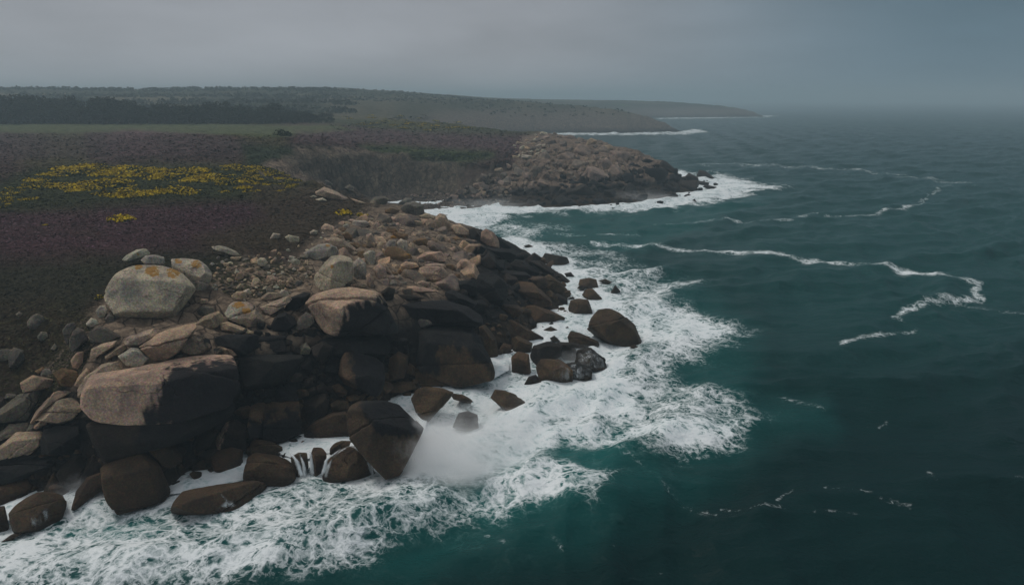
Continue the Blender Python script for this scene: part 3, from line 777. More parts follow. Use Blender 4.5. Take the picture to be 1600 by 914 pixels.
R('A',[(1412,165),(1430,150),(1455,152),(1472,175),(1455,195),(1430,198),(1415,185)],'pale','h','small pale egg shaped stone in the grass below the long flat stone',base=.6)
R('A',[(1237,455),(1262,410),(1290,393),(1360,395),(1410,420),(1458,490),(1450,520),(1412,558),(1340,525),(1260,490)],('pale','beige',((1300,500),(1300,380)),20),'h','squat pale boulder with a bright orange lichen cap at the slab edge',p=24,dY=1.0,facets=[(1420,520,.5,.5,-.6,.6),(1320,450,.9,-.1,.35,.9)],lichen=[(1310,410,60),(1350,440,50)])
R('A',[(1075,510),(1120,470),(1210,440),(1232,470),(1225,520),(1170,545),(1090,535)],'beige','h','wedge shaped beige stone left of the lichen capped squat boulder')
R('A',[(1212,510),(1250,500),(1330,530),(1400,560),(1380,573),(1280,565),(1215,545)],'beige','h','thin beige slab lying under the lichen capped squat boulder')
R('A',[(1080,440),(1110,415),(1170,420),(1185,450),(1150,470),(1095,470)],'grey','h','grey rounded stone between the largest boulder and the wedge shaped stone')
R('A',[(1090,390),(1110,375),(1145,378),(1140,400),(1100,402)],'beige','h','tiny stone tucked at the right flank of the largest boulder')
R('A',[(1270,360),(1300,335),(1340,335),(1358,365),(1330,388),(1285,385)],'beige','h','rounded beige stone just above the lichen capped squat boulder')
R('A',[(648,688),(720,643),(760,648),(831,708),(805,740),(740,762),(700,745)],'pale','h','pale diamond shaped stone resting on the huge two toned slab',dY=.3,p=20)
R('A',[(760,640),(900,550),(1010,520),(1080,510),(1070,560),(990,600),(1000,660),(900,720),(830,715),(770,655)],'pink','c','broad pinkish ramp of granite below the largest boulder',T=2.2,p=14,rough=1.3,cracks=1)
R('A',[(672,610),(720,570),(880,530),(900,560),(760,640),(700,640)],'beige','c','ochre plate of granite directly under the largest boulder',rough=1.2)
R('A',[(990,610),(1030,580),(1080,570),(1150,600),(1165,650),(1120,680),(1040,690),(1000,665)],('beige','black',((1120,690),(1090,560)),25),'c','knobbly block at the right end of the pinkish ramp',rough=1.6)
R('A',[(1155,660),(1200,635),(1270,645),(1305,690),(1240,700),(1170,690)],('pink','black',((1160,640),(1310,690)),20),'c','low pinkish cap stone above the dark end of the two toned slab')
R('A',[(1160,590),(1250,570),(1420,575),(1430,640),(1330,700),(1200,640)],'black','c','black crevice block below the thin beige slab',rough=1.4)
R('A',[(343,545),(370,510),(410,505),(415,530),(380,590),(375,640),(350,590)],'grey','h','narrow upright grey stone, leftmost of the standing pair')
R('A',[(382,600),(400,550),(430,530),(465,550),(488,600),(440,640),(400,670),(382,640)],'grey','h','pointed greenish grey stone, right one of the standing pair',p=22)
R('A',[(485,560),(540,522),(580,530),(680,590),(650,605),(560,620),(500,612)],'grey','h','wedge of greenish grey granite pointing right, under the largest boulder')
R('A',[(525,445),(545,415),(580,410),(597,430),(575,475),(540,485)],'pale','h','small grey stone touching the left side of the largest boulder')
R('A',[(572,490),(600,450),(630,470),(635,500),(590,507)],'grey','h','greenish stone wedged under the left corner of the largest boulder')
R('A',[(472,510),(500,480),(530,490),(545,515),(500,535),(478,525)],'pale','h','small grey stone between the standing pair and the largest boulder')
R('A',[(495,700),(500,650),(560,620),(645,605),(630,640),(560,680),(510,705)],'beige','c','long beige slab below the greenish grey wedge')
R('A',[(570,690),(640,640),(690,625),(697,650),(650,690),(590,715)],'beige','c','short beige slab left of the diamond shaped stone')
R('A',[(388,710),(420,670),(460,665),(455,730),(430,770),(400,760)],'pink','c','upright pinkish stone below the standing pair')
R('A',[(430,870),(470,800),(560,730),(650,720),(700,745),(600,790),(520,830),(490,890),(440,910)],'beige','c','bowed layers of beige granite hugging the huge slab on its left',rough=1.8,cracks=2)
R('A',[(405,850),(430,800),(480,750),(500,770),(470,820),(440,870)],'beige','c','thin curved layer left of the bowed beige layers')
R('A',[(205,580),(225,555),(258,560),(265,590),(230,612),(210,600)],'grey','h','small greyish stone half hidden in dark scrub, far left')
R('A',[(278,650),(300,620),(318,640),(300,665)],'grey','h','small pinkish stone in the scrub left of the standing pair')
R('A',[(45,680),(75,640),(130,660),(138,710),(100,755),(50,750)],'grey','h','overgrown grey block in the scrub at the left edge')
R('A',[(85,460),(105,445),(125,460),(105,480)],'grey','h','single dim stone in the heather near the left edge')
# --- the huge slabs
R('A',[(490,870),(500,800),(530,772),(860,720),(1040,692),(1240,688),(1300,700),(1312,740),(1310,900),(1240,990),(1000,1050),(700,1045),(560,1010),(492,940)],('beige','black',((900,800),(960,745),(1100,712),(1330,704),(1420,900),(1300,1100),(800,1100),(800,1020),(850,900)),18),'c','huge two toned slab, pinkish on the left and streaked black on the right',T=3.4,p=20,base=.15,rough=1.1,cracks=1,facets=[(700,800,.8,-.08,.75,.65),(700,960,.95,-.12,-.1,1),(1150,850,.95,.12,.05,1)])
R('B',[(490,190),(520,175),(620,200),(870,215),(1200,160),(1300,120),(1290,200),(1180,260),(1000,330),(900,310),(740,340),(580,400),(520,290)],('dark','black',((760,400),(780,150)),25),'c','undercut dark slab beneath the huge two toned slab',T=2.8,p=18,facets=[(700,240,.9,-.1,-.5,.8)])
R('D',[(80,690),(150,680),(430,690),(445,720),(380,800),(250,870),(100,880)],'black','c','flat faced black slab right of the huge two toned slab',T=2.2,p=20)
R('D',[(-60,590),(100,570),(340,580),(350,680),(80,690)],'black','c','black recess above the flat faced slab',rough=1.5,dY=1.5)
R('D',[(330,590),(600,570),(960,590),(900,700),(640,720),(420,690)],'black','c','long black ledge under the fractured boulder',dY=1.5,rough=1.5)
R('C',[(0,690),(100,620),(230,590),(215,660),(160,770),(60,770),(-40,770),(-40,720)],'grey','c','smooth grey slab sloping at the left edge',p=18)
R('C',[(110,550),(180,510),(300,540),(330,580),(250,590),(130,610)],'beige','c','beige brown slab in the scrub above the smooth grey slab')
R('C',[(290,500),(340,472),(420,490),(430,530),(400,580),(330,570)],'ochre','c','rusty orange block below the scrub at the left')
R('C',[(190,490),(230,470),(250,475),(210,510)],'ochre','c','small rusty stone beside the rusty orange block')
R('C',[(255,700),(300,650),(400,640),(470,670),(460,710),(400,770),(330,785),(280,770),(190,750)],('beige','dark',((480,740),(410,640)),14),'c','rounded beige boulder left of the huge two toned slab',rough=1.4,cracks=1)
R('C',[(160,770),(200,700),(240,680),(300,600),(360,590),(400,610),(280,660),(230,720),(180,775)],'beige','c','narrow beige ribs curving above the rounded beige boulder',rough=1.6)
R('C',[(-30,910),(45,880),(90,820),(180,810),(250,830),(230,900),(150,960),(-30,980)],'beige','c','beige ledge with cracks low at the left edge',rough=1.5,cracks=2)
R('C',[(225,860),(240,800),(320,790),(430,795),(440,900),(420,960),(230,935)],'black','c','square black block below the rounded beige boulder',p=20)
R('C',[(-30,840),(50,780),(160,780),(150,820),(60,850),(-30,880)],'grey','c','thin grey shelf at the left edge under the smooth grey slab')
R('C',[(170,800),(230,760),(275,760),(270,785),(200,810)],'pink','c','small pink wedge between the grey shelf and the square black block')
R('C',[(410,880),(440,720),(490,700),(500,800),(530,960),(440,960)],'black','c','black cleft block left of the huge slab',dY=1.2)
R('B',[(-40,440),(60,440),(180,400),(290,395),(310,460),(190,510),(0,545),(-40,545)],'black','c','long black ledge low at the left edge',rough=1.4)
R('B',[(-40,350),(60,345),(200,360),(250,390),(120,430),(-40,440)],('dark','black',((0,350),(200,420))),'c','dark shelf just above the long black ledge at the left',rough=1.4)
# --- foot of the cliff
R('B',[(-40,545),(60,535),(160,530),(192,565),(150,610),(60,635),(-40,635)],'brown','f','low brown rock at the left edge just above the foam')
R('B',[(45,690),(90,640),(200,585),(290,600),(355,630),(370,690),(330,760),(250,785),(120,785),(72,770)],'brown','w','brown rock veiled by runoff near the bottom left corner',key='B6',p=12)
R('B',[(-60,665),(25,670),(52,770),(30,800),(-60,800)],'brown','w','brown rock cut by the left edge at the waterline')
R('B',[(235,570),(280,500),(300,480),(330,540),(320,570),(250,585)],'brown','f','small brown boulder behind the veiled rock')
R('B',[(305,490),(330,450),(420,390),(470,400),(480,450),(440,520),(350,540)],'dark','f','dark brown boulder left of the big angular brown boulder')
R('B',[(440,500),(460,450),(500,400),(560,420),(580,470),(500,510),(445,520)],'dark','f','narrow dark boulder touching the big angular brown boulder')
R('B',[(395,650),(420,580),(480,510),(560,490),(590,530),(580,580),(500,600),(420,660)],'brown','w','sloping brown rock with a wave bursting over its foot')
R('B',[(562,440),(600,410),(680,370),(760,342),(830,400),(880,470),(920,560),(940,590),(900,640),(750,665),(650,675),(600,600),(575,540)],'brown','f','big angular brown boulder standing in the foam, lower left',p=24,T=2.0,facets=[(740,440,.8,-.05,.6,.75),(740,560,.95,.05,-.12,1),(880,560,.6,.7,.1,.6)])
R('B',[(785,320),(800,280),(825,262),(900,300),(960,340),(1000,400),(1000,440),(930,468),(890,455),(830,390)],'brown','f','oblong brown boulder leaning left behind the big angular one',p=16)
R('B',[(1140,380),(1170,320),(1240,210),(1290,190),(1350,230),(1350,350),(1240,350),(1160,385)],('beige','dark',((1190,400),(1270,190)),7),'f','steep wedge boulder with the light on its left flank painted in',p=24,facets=[(1230,300,.8,-.75,.2,.6),(1310,280,.7,.4,.1,.8)])  # beige left flank: the light falling on it is put into the colour
R('B',[(1150,400),(1200,360),(1270,345),(1340,370),(1330,440),(1230,463),(1170,450)],'brown','f','rounded brown boulder at the foot of the steep wedge')
R('B',[(1050,460),(1080,420),(1140,410),(1160,435),(1140,465),(1080,472)],'brown','f','small brown boulder left of the rounded one, by the foam')
R('B',[(990,370),(1030,350),(1080,370),(1060,440),(1010,445)],'dark','f','small dark boulder right of the oblong leaning one')
R('B',[(1040,490),(1060,475),(1110,485),(1105,515),(1075,530)],'brown','w','little brown rock alone in the white channel')
R('B',[(950,655),(965,610),(1010,565),(1090,558),(1250,547),(1400,545),(1460,560),(1482,590),(1440,630),(1330,670),(1260,695),(1130,690),(1000,675)],'brown','w','long flat whaleback rock with water pouring off its middle',key='B19',p=14,dY=.6)
R('B',[(935,540),(985,530),(995,540),(950,553)],'dark','w','thin dark slick rock left of the whaleback rock')
R('B',[(5,850),(60,825),(130,812),(125,830),(50,852)],'dark','w','thin dark slick rock in the foam at the bottom left')
R('B',[(310,600),(330,570),(375,565),(383,600),(330,610)],'dark','w','pair of tiny islets beside the veiled rock, the wider one')
R('B',[(285,590),(305,580),(310,590),(295,598)],'dark','w','tiniest islet beside the veiled rock')
R('B',[(400,570),(415,557),(428,565),(415,578)],'dark','w','tiny islet near the wave burst')
R('B',[(1060,340),(1090,265),(1150,240),(1190,270),(1150,350),(1090,370)],'dark','f','dark boulder left of the steep wedge')
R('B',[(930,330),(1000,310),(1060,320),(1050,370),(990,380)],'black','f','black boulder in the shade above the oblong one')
R('B',[(980,690),(1010,670),(1040,675),(1010,700)],'dark','w','dark fragment in the foam under the whaleback rock')
R('B',[(180,470),(230,440),(280,450),(260,500),(200,520)],'dark','f','dark wedge above the small brown boulder at the left')
R('E',[(445,390),(500,340),(590,300),(670,295),(690,410),(560,445),(480,425)],'brown','f','low brown boulder left of the biggest dark topped boulder')
R('E',[(215,430),(225,240),(260,235),(410,240),(425,400),(330,445),(230,445)],('black','brown',((440,300),(200,310)),18),'f','upright square block, black above and brown below',p=24,T=1.5,facets=[(320,300,.9,0,.1,1)])
R('E',[(260,240),(290,165),(350,145),(400,165),(410,245),(300,250)],'black','f','rounded black block on top of the upright square block')
R('E',[(125,380),(150,260),(220,230),(225,330),(215,440),(140,440)],('black','brown',((240,330),(110,340)),18),'f','narrow block left of the upright square block')
R('E',[(425,240),(480,200),(560,190),(580,230),(560,310),(490,350),(440,380)],'dark','f','dark wedge right of the upright square block',p=20)
R('E',[(420,205),(450,170),(500,150),(510,180),(470,220),(425,230)],'dark','f','tilted small slab above the dark wedge')
R('E',[(420,160),(450,110),(490,105),(490,140),(430,175)],'dark','f','small dark slab, upper one of the tilted pair')
R('E',[(500,155),(540,130),(570,160),(560,195),(510,185)],'dark','f','small dark boulder right of the tilted pair')
R('E',[(580,250),(620,225),(680,235),(690,280),(600,295)],'brown','f','squarish brown stone above the low brown boulder')
R('E',[(590,150),(630,135),(680,180),(670,205),(610,190)],'brown','f','small brown stone left of the smooth black backed boulder')
R('E',[(670,208),(720,195),(750,210),(740,228),(690,235)],'brown','f','flat brown stone under the smooth black backed boulder')
R('E',[(675,330),(690,250),(740,225),(880,225),(960,250),(1020,310),(1097,395),(1060,460),(1000,540),(970,610),(880,635),(830,570),(760,510),(690,430)],('brown','black',((735,220),(900,200),(980,240),(1120,400),(1000,442),(840,412),(785,330)),9),'f','biggest boulder at the foot, brown flanks with a black top facet, spray at its right',p=26,T=2.4,base=.42,facets=[(860,300,.75,.32,.72,.62),(760,380,.85,-.55,-.05,.8),(930,480,.9,.1,-.25,1)])
R('E',[(140,490),(150,450),(180,440),(250,455),(320,490),(330,520),(240,530),(145,515)],'brown','w','brown rock at the head of the small waterfalls')
R('E',[(105,630),(130,530),(180,510),(280,530),(350,560),(390,600),(390,660),(340,690),(250,660),(110,660)],'brown','w','broad brown rock left of the small waterfalls',T=1.6,key='E14')
R('E',[(540,630),(560,560),(610,510),(680,480),(740,480),(790,530),(830,590),(845,660),(700,660),(560,650)],'brown','w','domed brown rock curtained by thin waterfalls',key='E15',p=11,T=1.6)
R('E',[(570,515),(590,475),(640,450),(700,455),(690,485),(600,525)],'brown','w','small rock behind the domed waterfall rock')
R('E',[(470,540),(490,485),(540,485),(565,520),(560,620),(490,630)],'brown','w','narrow rock between the two waterfalls',key='E17')
R('E',[(365,540),(410,515),(455,520),(465,600),(430,640),(380,620)],'brown','w','rock under the left waterfall',key='E18')
R('E',[(350,445),(390,437),(420,460),(400,470)],'dark','w','oval pebble sized rock in the pool above the waterfalls')
R('E',[(315,455),(335,446),(352,458),(330,466)],'dark','w','second tiny rock in the pool above the waterfalls')
R('E',[(580,445),(600,438),(615,446),(598,455)],'dark','w','tiny rock in the foam behind the domed rock')
R('E',[(890,150),(900,135),(970,125),(1040,130),(1060,165),(960,190),(900,185)],'brown','w','flat brown rock in the white channel behind the biggest boulder')
R('E',[(980,200),(1000,180),(1030,185),(1025,215),(990,220)],'brown','w','small brown rock right of the flat channel rock')
R('E',[(1030,220),(1060,170),(1100,155),(1200,165),(1260,190),(1250,210),(1190,250),(1120,335),(1080,335),(1050,280)],'brown','w','brown rock half lost in spray beyond the biggest boulder',T=1.4)
R('E',[(1240,190),(1310,195),(1380,230),(1370,245),(1260,225)],'brown','w','thin tail rock running right from the half lost one')
R('E',[(1464,215),(1490,170),(1540,175),(1600,197),(1655,240),(1620,285),(1540,270)],'brown','w','brown rock standing alone in the churned white water')
R('E',[(1255,360),(1290,300),(1340,287),(1390,310),(1400,365),(1330,390)],'dark','w','misty rounded rock with only its top above the spray')
# --- middle of the cliff
R('D',[(452,400),(500,355),(600,325),(700,315),(840,340),(880,380),(920,450),(967,540),(960,570),(770,580),(640,585),(560,560),(510,500),(480,450)],('pink','black',((690,430),(760,395),(860,365),(1000,390),(1000,640),(540,640),(620,560),(650,500)),16),'c','great fractured boulder, pinkish top and black right side',T=2.6,p=22,rough=1.1,cracks=3,facets=[(620,370,.6,-.1,.85,.5),(560,480,.8,-.65,-.15,.7),(800,460,.9,.35,.1,.9),(700,570,.8,0,-.5,.8)])
R('D',[(497,330),(500,250),(540,190),(590,140),(650,133),(700,150),(715,200),(705,270),(640,315),(560,330)],'pale','r','tall pale boulder with ribbed side standing above the fractured boulder',p=24,T=2.2,dY=1.2,base=.4,facets=[(560,250,.8,-.75,.15,.6),(650,240,.8,.5,-.05,.85),(610,150,.5,0,.9,.4)],lichen=[(590,200,26),(560,160,20)])
R('D',[(710,180),(740,150),(780,180),(785,230),(770,270),(720,285),(710,250)],'pale','r','upright pale slab touching the tall pale boulder',p=22)
R('D',[(765,130),(800,108),(830,115),(830,180),(800,205),(780,170)],'pale','r','second upright pale slab, further right')
R('D',[(485,110),(520,75),(570,70),(620,90),(635,130),(560,160),(520,175),(440,140),(432,125)],'pale','r','broad pale boulder with a spur to the left, behind the tall one',p=14,lichen=[(570,85,25)])
R('D',[(545,45),(600,35),(660,50),(725,100),(700,125),(640,120),(620,85),(570,65)],'beige','r','sloping beige slab behind the spurred boulder')
R('D',[(645,20),(680,8),(705,30),(700,60),(670,45)],'ochre','r','small ochre stone at the top of the sloping beige slab')
R('D',[(780,60),(800,45),(830,60),(830,100),(790,100)],'beige','r','small beige block left of the twin pale blocks')
R('D',[(840,80),(860,60),(875,80),(870,105),(845,105)],'beige','r','narrow block just left of the twin pale blocks')
R('D',[(885,80),(910,50),(945,55),(945,110),(900,120)],'pale','r','left one of the twin pale blocks, tinged orange on top',lichen=[(915,45,25)])
R('D',[(945,70),(970,45),(1005,60),(1008,120),(960,125)],'pale','r','right one of the twin pale blocks')
R('D',[(900,40),(930,28),(960,40),(930,55)],'ochre','r','orange stone above the twin pale blocks',lichen=[(930,40,40)])
R('D',[(960,150),(985,125),(1025,130),(1035,155),(1000,168)],'ochre','r','bright orange lichen stone right below the twin pale blocks',lichen=[(1000,140,50)])
R('D',[(1060,150),(1110,120),(1190,115),(1222,130),(1215,170),(1130,178),(1070,165)],'pink','r','flat topped pink boulder mid promontory')
R('D',[(1065,240),(1075,205),(1120,195),(1200,200),(1235,240),(1238,275),(1180,285),(1100,270)],'pink','r','large smooth pink boulder below the flat topped one',p=12)
R('D',[(1100,190),(1160,178),(1215,185),(1225,205),(1150,200)],'pink','r','thin pink slab between the flat topped and the smooth pink boulders')
R('D',[(1275,190),(1300,160),(1330,155),(1370,180),(1395,210),(1380,240),(1310,235),(1280,220)],'pink','r','round pink boulder at the edge of the black rocks',p=11)
R('D',[(1385,270),(1400,235),(1450,228),(1510,250),(1562,300),(1550,370),(1500,410),(1400,410),(1380,340)],'black','r','rounded black boulder below the round pink one',facets=[(1460,280,.7,0,.85,.5)])
R('D',[(900,420),(990,400),(1200,385),(1340,420),(1410,470),(1420,510),(1390,540),(1300,510),(1180,500),(1000,530),(920,470)],'black','c','long black slab right of the fractured boulder',T=2.4,p=20,facets=[(1150,410,.5,0,.9,.45)])
R('D',[(1190,340),(1260,330),(1330,360),(1390,400),(1370,430),(1250,390)],'black','c','black step above the long black slab')
R('D',[(1270,280),(1380,270),(1390,360),(1300,350)],'black','c','black block left of the rounded black boulder')
R('D',[(1040,580),(1060,550),(1120,530),(1250,525),(1370,540),(1410,590),(1440,650),(1480,760),(1470,800),(1290,840),(1180,790),(1100,770),(1050,720),(1035,650)],('black','brown',((1165,690),(1190,645),(1260,632),(1340,660),(1390,720),(1470,740),(1470,860),(1050,870),(1050,780),(1180,790)),12),'f','massive domed boulder, black back and brown front, above the surf',T=2.6,p=18,facets=[(1240,720,.95,-.05,-.12,1),(1240,580,.75,.05,.55,.8),(1080,650,.7,-.7,.1,.6)])
R('D',[(1050,510),(1075,480),(1120,485),(1160,515),(1100,535),(1055,545)],'grey','c','small grey wedge resting above the massive domed boulder')
R('D',[(1175,510),(1200,488),(1260,500),(1290,520),(1180,525)],'dark','c','small dark cap stone above the massive domed boulder')
R('D',[(630,790),(640,710),(665,668),(720,665),(830,700),(880,740),(885,840),(860,900),(830,915),(720,870),(660,840)],('brown','black',((730,920),(690,660)),7),'f','smooth black backed boulder with a brown left edge, partly painted light',p=22,T=1.9,facets=[(655,760,.7,-.8,.05,.55),(800,760,.8,.35,.2,.85)])  # left edge is part stone colour, part side light painted into it
R('D',[(890,800),(910,700),(960,665),(1010,690),(1010,740),(990,810),(900,830)],'brown','f','brown slab right of the black backed boulder')
R('D',[(1010,720),(1050,750),(1045,800),(1010,790)],'brown','f','thin brown slab left of the massive domed boulder')
R('D',[(1040,770),(1100,760),(1200,800),(1270,835),(1150,850),(1080,850),(1045,800)],'brown','f','low brown apron rock under the massive domed boulder')
R('D',[(255,520),(290,465),(340,450),(390,480),(400,520),(350,560),(270,555)],'black','c','rounded black boulder under the scree, centre left')
R('D',[(388,530),(410,480),(450,448),(490,465),(495,510),(460,545),(400,555)],'grey','c','oval grey boulder left of the fractured boulder')
R('D',[(410,640),(450,615),(480,650),(470,680),(420,680)],'grey','c','small grey brown block under the black boulder')
R('D',[(480,640),(540,610),(600,640),(580,700),(540,740),(490,690)],'dark','c','dark angular block below the fractured boulder')
R('D',[(195,420),(270,390),(320,375),(370,350),(390,370),(330,420),(250,470),(215,450)],'beige','c','row of jointed beige blocks under the scree edge',rough=1.6,cracks=3)
R('D',[(200,370),(240,340),(300,340),(320,365),(250,390)],'beige','c','beige flat stone above the jointed row')
R('D',[(360,370),(440,340),(480,345),(450,400),(380,450),(330,440)],'black','c','black crevice wall right of the jointed row')
R('D',[(945,310),(1050,305),(1130,320),(1190,335),(1090,345),(950,345)],'pink','c','thin pinkish bed above the long black slab, upper one')
R('D',[(945,350),(1040,355),(1110,375),(980,390),(945,380)],'dark','c','thin dark bed above the long black slab, lower one')
R('D',[(965,190),(1000,170),(1060,180),(1075,200),(1020,215),(975,205)],'pink','r','flat pink stone left of the large smooth pink boulder')
R('D',[(690,300),(760,285),(790,300),(770,318),(700,315)],'beige','r','flat beige stone at the foot of the tall pale boulder')
R('D',[(780,250),(800,235),(825,270),(820,320),(800,325),(785,290)],'pink','r','narrow leaning pink stone right of the upright pale slabs')
R('D',[(820,210),(850,180),(890,210),(895,260),(840,275)],'pink','r','blocky pink stone in the middle of the promontory')
R('D',[(850,190),(880,175),(920,220),(925,250),(890,215)],'pink','r','slanting pink stone against the blocky pink one')
R('D',[(860,340),(900,310),(940,320),(930,380),(890,385)],'dark','c','dark notch block right of the fractured boulder top')
R('D',[(1050,290),(1090,275),(1140,290),(1120,308),(1060,308)],'pink','r','small pink stone above the thin pinkish bed')
# --- right side of the promontory
R('F',[(940,755),(960,690),(1000,645),(1060,637),(1120,660),(1200,730),(1240,815),(1225,835),(1140,848),(1050,825)],'brown','w','large brown boulder standing apart in the surf',p=18,T=2.6,facets=[(1130,700,.6,.6,.55,.55),(1040,740,.9,-.25,.05,1)])
R('F',[(892,510),(900,480),(950,472),(990,480),(1003,522),(950,528)],'brown','w','box shaped rock in the foam beyond the large surf boulder')
R('F',[(885,530),(900,512),(935,520),(920,538)],'dark','w','small dark rock below the box shaped one')
R('F',[(1000,488),(1040,477),(1078,495),(1050,505)],'dark','w','low flat rock right of the box shaped one')
R('F',[(1068,545),(1095,510),(1125,540),(1090,552)],'dark','w','small pointed rock furthest out in the foam')
R('F',[(912,565),(930,535),(970,530),(1024,575),(1000,590),(940,582)],'brown','w','low brown rock between the box shaped one and the large surf boulder')
R('F',[(833,650),(850,595),(890,585),(945,592),(962,630),(975,675),(900,680),(845,672)],'brown','w','brown rock left of the large surf boulder, split by a foam line')
R('F',[(832,800),(850,765),(900,775),(1000,820),(1012,848),(930,840),(840,825)],'brown','w','long flat rock below the large surf boulder')
R('F',[(700,757),(740,738),(778,757),(740,775)],'brown','w','lens shaped rock in the white inlet')
R('F',[(735,803),(760,788),(793,814),(750,818)],'dark','w','small dark rock below the lens shaped one')
R('F',[(1172,850),(1200,838),(1232,855),(1210,865)],'dark','w','barely awash rock under the large surf boulder')
R('F',[(820,745),(832,738),(842,746),(832,752)],'dark','w','speck of rock in the white inlet')
R('F',[(355,270),(360,220),(385,202),(430,225),(455,270),(460,310),(380,290)],'beige','r','peaked pinkish boulder at the seaward end of the skyline')
R('F',[(430,230),(460,262),(520,295),(525,320),(460,312),(445,270)],'black','r','black flank slab behind the peaked boulder')
R('F',[(690,365),(710,335),(760,350),(830,358),(850,390),(760,405),(700,395)],'dark','w','long dark rock off the tip of the promontory')
R('F',[(590,297),(620,288),(650,302),(620,312)],'dark','w','single dark rock in the foam beyond the tip')
R('F',[(555,355),(580,330),(620,345),(600,370)],'dark','r','rounded dark rock near the tip, left one')
R('F',[(620,355),(650,333),(690,360),(680,385),(640,380)],'dark','r','rounded dark rock near the tip, right one')
R('F',[(515,395),(550,370),(600,380),(660,430),(690,460),(650,472),(560,432)],'black','r','long black slab sloping to the tip',T=1.4)
R('F',[(610,372),(680,380),(760,430),(760,462),(700,442)],'dark','r','dark slab above the tip slope')
R('F',[(695,475),(730,452),(800,500),(835,540),(800,558),(720,545)],'brown','f','brown triangular slab at the waterline, right')
R('F',[(525,525),(560,490),(640,500),(740,590),(750,625),(680,640),(600,590)],'brown','f','long brown slab sloping down right',T=1.8,p=18,facets=[(620,540,.6,.1,.8,.55)])
R('F',[(460,645),(480,615),(560,620),(595,650),(560,687),(500,667)],'brown','f','flat brown boulder left under the long slab')
R('F',[(595,625),(650,620),(740,650),(820,690),(825,720),(680,730),(600,692)],'brown','f','broad brown ledge at the white inlet',T=1.6)
R('F',[(455,702),(530,700),(640,760),(690,790),(720,795),(700,815),(560,815),(460,762)],'brown','f','layered brown ledge below the flat boulder',T=1.5,rough=1.3)
R('F',[(345,740),(380,730),(440,800),(452,885),(420,905),(370,872)],'brown','f','slanting brown slab at the right of the massive domed boulder')
R('F',[(525,805),(560,790),(640,830),(630,882),(540,892),(525,852)],'brown','f','brown block beside the cascade')
R('F',[(460,855),(480,830),(525,840),(520,888),(470,890)],'brown','w','small block in the foam gap')
R('F',[(523,905),(560,875),(620,890),(632,980),(528,985)],'brown','w','upright brown block left of the cascade rock')
R('F',[(105,140),(130,118),(160,125),(190,175),(190,220),(120,215)],'beige','r','tall rounded boulder on the skyline of the promontory')
R('F',[(50,160),(80,145),(105,160),(100,200),(60,200)],'beige','r','small boulder left of the tall skyline boulder')
R('F',[(190,185),(240,175),(290,210),(300,250),(220,242)],'beige','r','broad boulder right of the tall skyline boulder')
R('F',[(290,205),(320,197),(350,235),(355,280),(300,272)],'dark','r','dark rounded boulder between the skyline boulders')
R('F',[(355,375),(400,330),(435,360),(440,425),(370,428)],'dark','r','dark standing block below the skyline')
R('F',[(380,305),(460,310),(520,320),(560,350),(540,382),(480,372)],'black','r','black slab below the peaked boulder')
R('F',[(420,435),(500,430),(600,440),(640,470),(560,492),(500,472)],'black','r','black bed above the long brown slab')
R('F',[(815,447),(850,440),(878,467),(830,468)],'dark','w','dark nub at the edge of the foam, upper right')
R('F',[(740,430),(800,450),(862,492),(840,505),(780,482)],'dark','f','dark tongue of rock reaching the foam')
R('F',[(255,320),(290,285),(350,285),(390,310),(360,345),(290,350)],('pink','black',((300,360),(370,270)),10),'r','lumpy pink boulder at the edge of the dark rocks')
R('F',[(5,360),(50,330),(130,330),(165,345),(150,385),(60,385)],'pink','r','pink boulder with flat back in the middle distance')
R('G',[(75,475),(88,430),(150,412),(215,425),(210,470),(150,495),(100,505)],'dark','w','dark plate of rock at the left end of the white cascade')
R('G',[(165,430),(200,415),(260,418),(335,440),(300,485),(220,480)],'dark','w','dark plate of rock in the middle of the white cascade',key='G3')
R('G',[(275,450),(330,440),(390,482),(402,520),(335,540),(262,505)],'dark','w','seaward plate of rock under the white cascade',key='G1')
R('G',[(225,505),(265,495),(335,525),(335,560),(262,582),(238,565)],'dark','w','low front plate of rock under the white cascade',key='G4')
R('G',[(98,520),(120,485),(200,488),(255,525),(255,580),(190,590),(120,580)],'brown','w','rounded lower lip of the cascade rocks',key='G2')
R('G',[(50,588),(70,560),(100,552),(122,575),(120,592)],'dark','w','small rounded rock below the rounded lip of the cascade')
R('G',[(232,395),(260,372),(320,390),(375,430),(300,420),(240,412)],'brown','w','flat plate just above the cascade')
# --- back of the promontory and heath
R('H',[(800,520),(830,490),(880,480),(930,500),(940,540),(910,565),(850,560)],'grey','r','large smooth grey boulder overlooking the cove',p=10,dY=1)
R('H',[(630,490),(660,455),(710,450),(740,465),(720,500),(650,505)],'grey','r','grey boulder at the cove rim, left of the smooth one')
R('H',[(790,490),(830,460),(870,465),(860,485),(800,508)],'grey','r','grey slab behind the large smooth grey boulder')
R('H',[(715,530),(750,515),(800,530),(780,552),(720,548)],'ochre','r','orange brown stone left of the large smooth grey boulder')
R('H',[(768,575),(800,545),(840,550),(850,590),(810,605)],'beige','r','rounded beige boulder under the orange brown stone')
R('H',[(845,570),(920,590),(930,612),(860,617)],'beige','r','low beige slab below the smooth grey boulder')
R('H',[(907,560),(950,545),(995,562),(985,582),(930,574)],'beige','r','flat beige boulder on the skyline next to the cove')
R('H',[(525,600),(550,585),(610,585),(635,605),(600,627),(545,622)],'pale','h','flat pale oval stone below the yellow bush at the cove side')
R('H',[(298,650),(320,635),(347,645),(330,670),(305,670)],'pale','h','small bright stone in the heather, third from the left of the row')
R('H',[(160,680),(180,665),(240,675),(240,707),(190,712)],'pale','h','blocky bright stone in the heather')
R('H',[(75,690),(95,655),(135,660),(130,680),(110,692)],'pale','h','leftmost bright stone of the row in the heather')
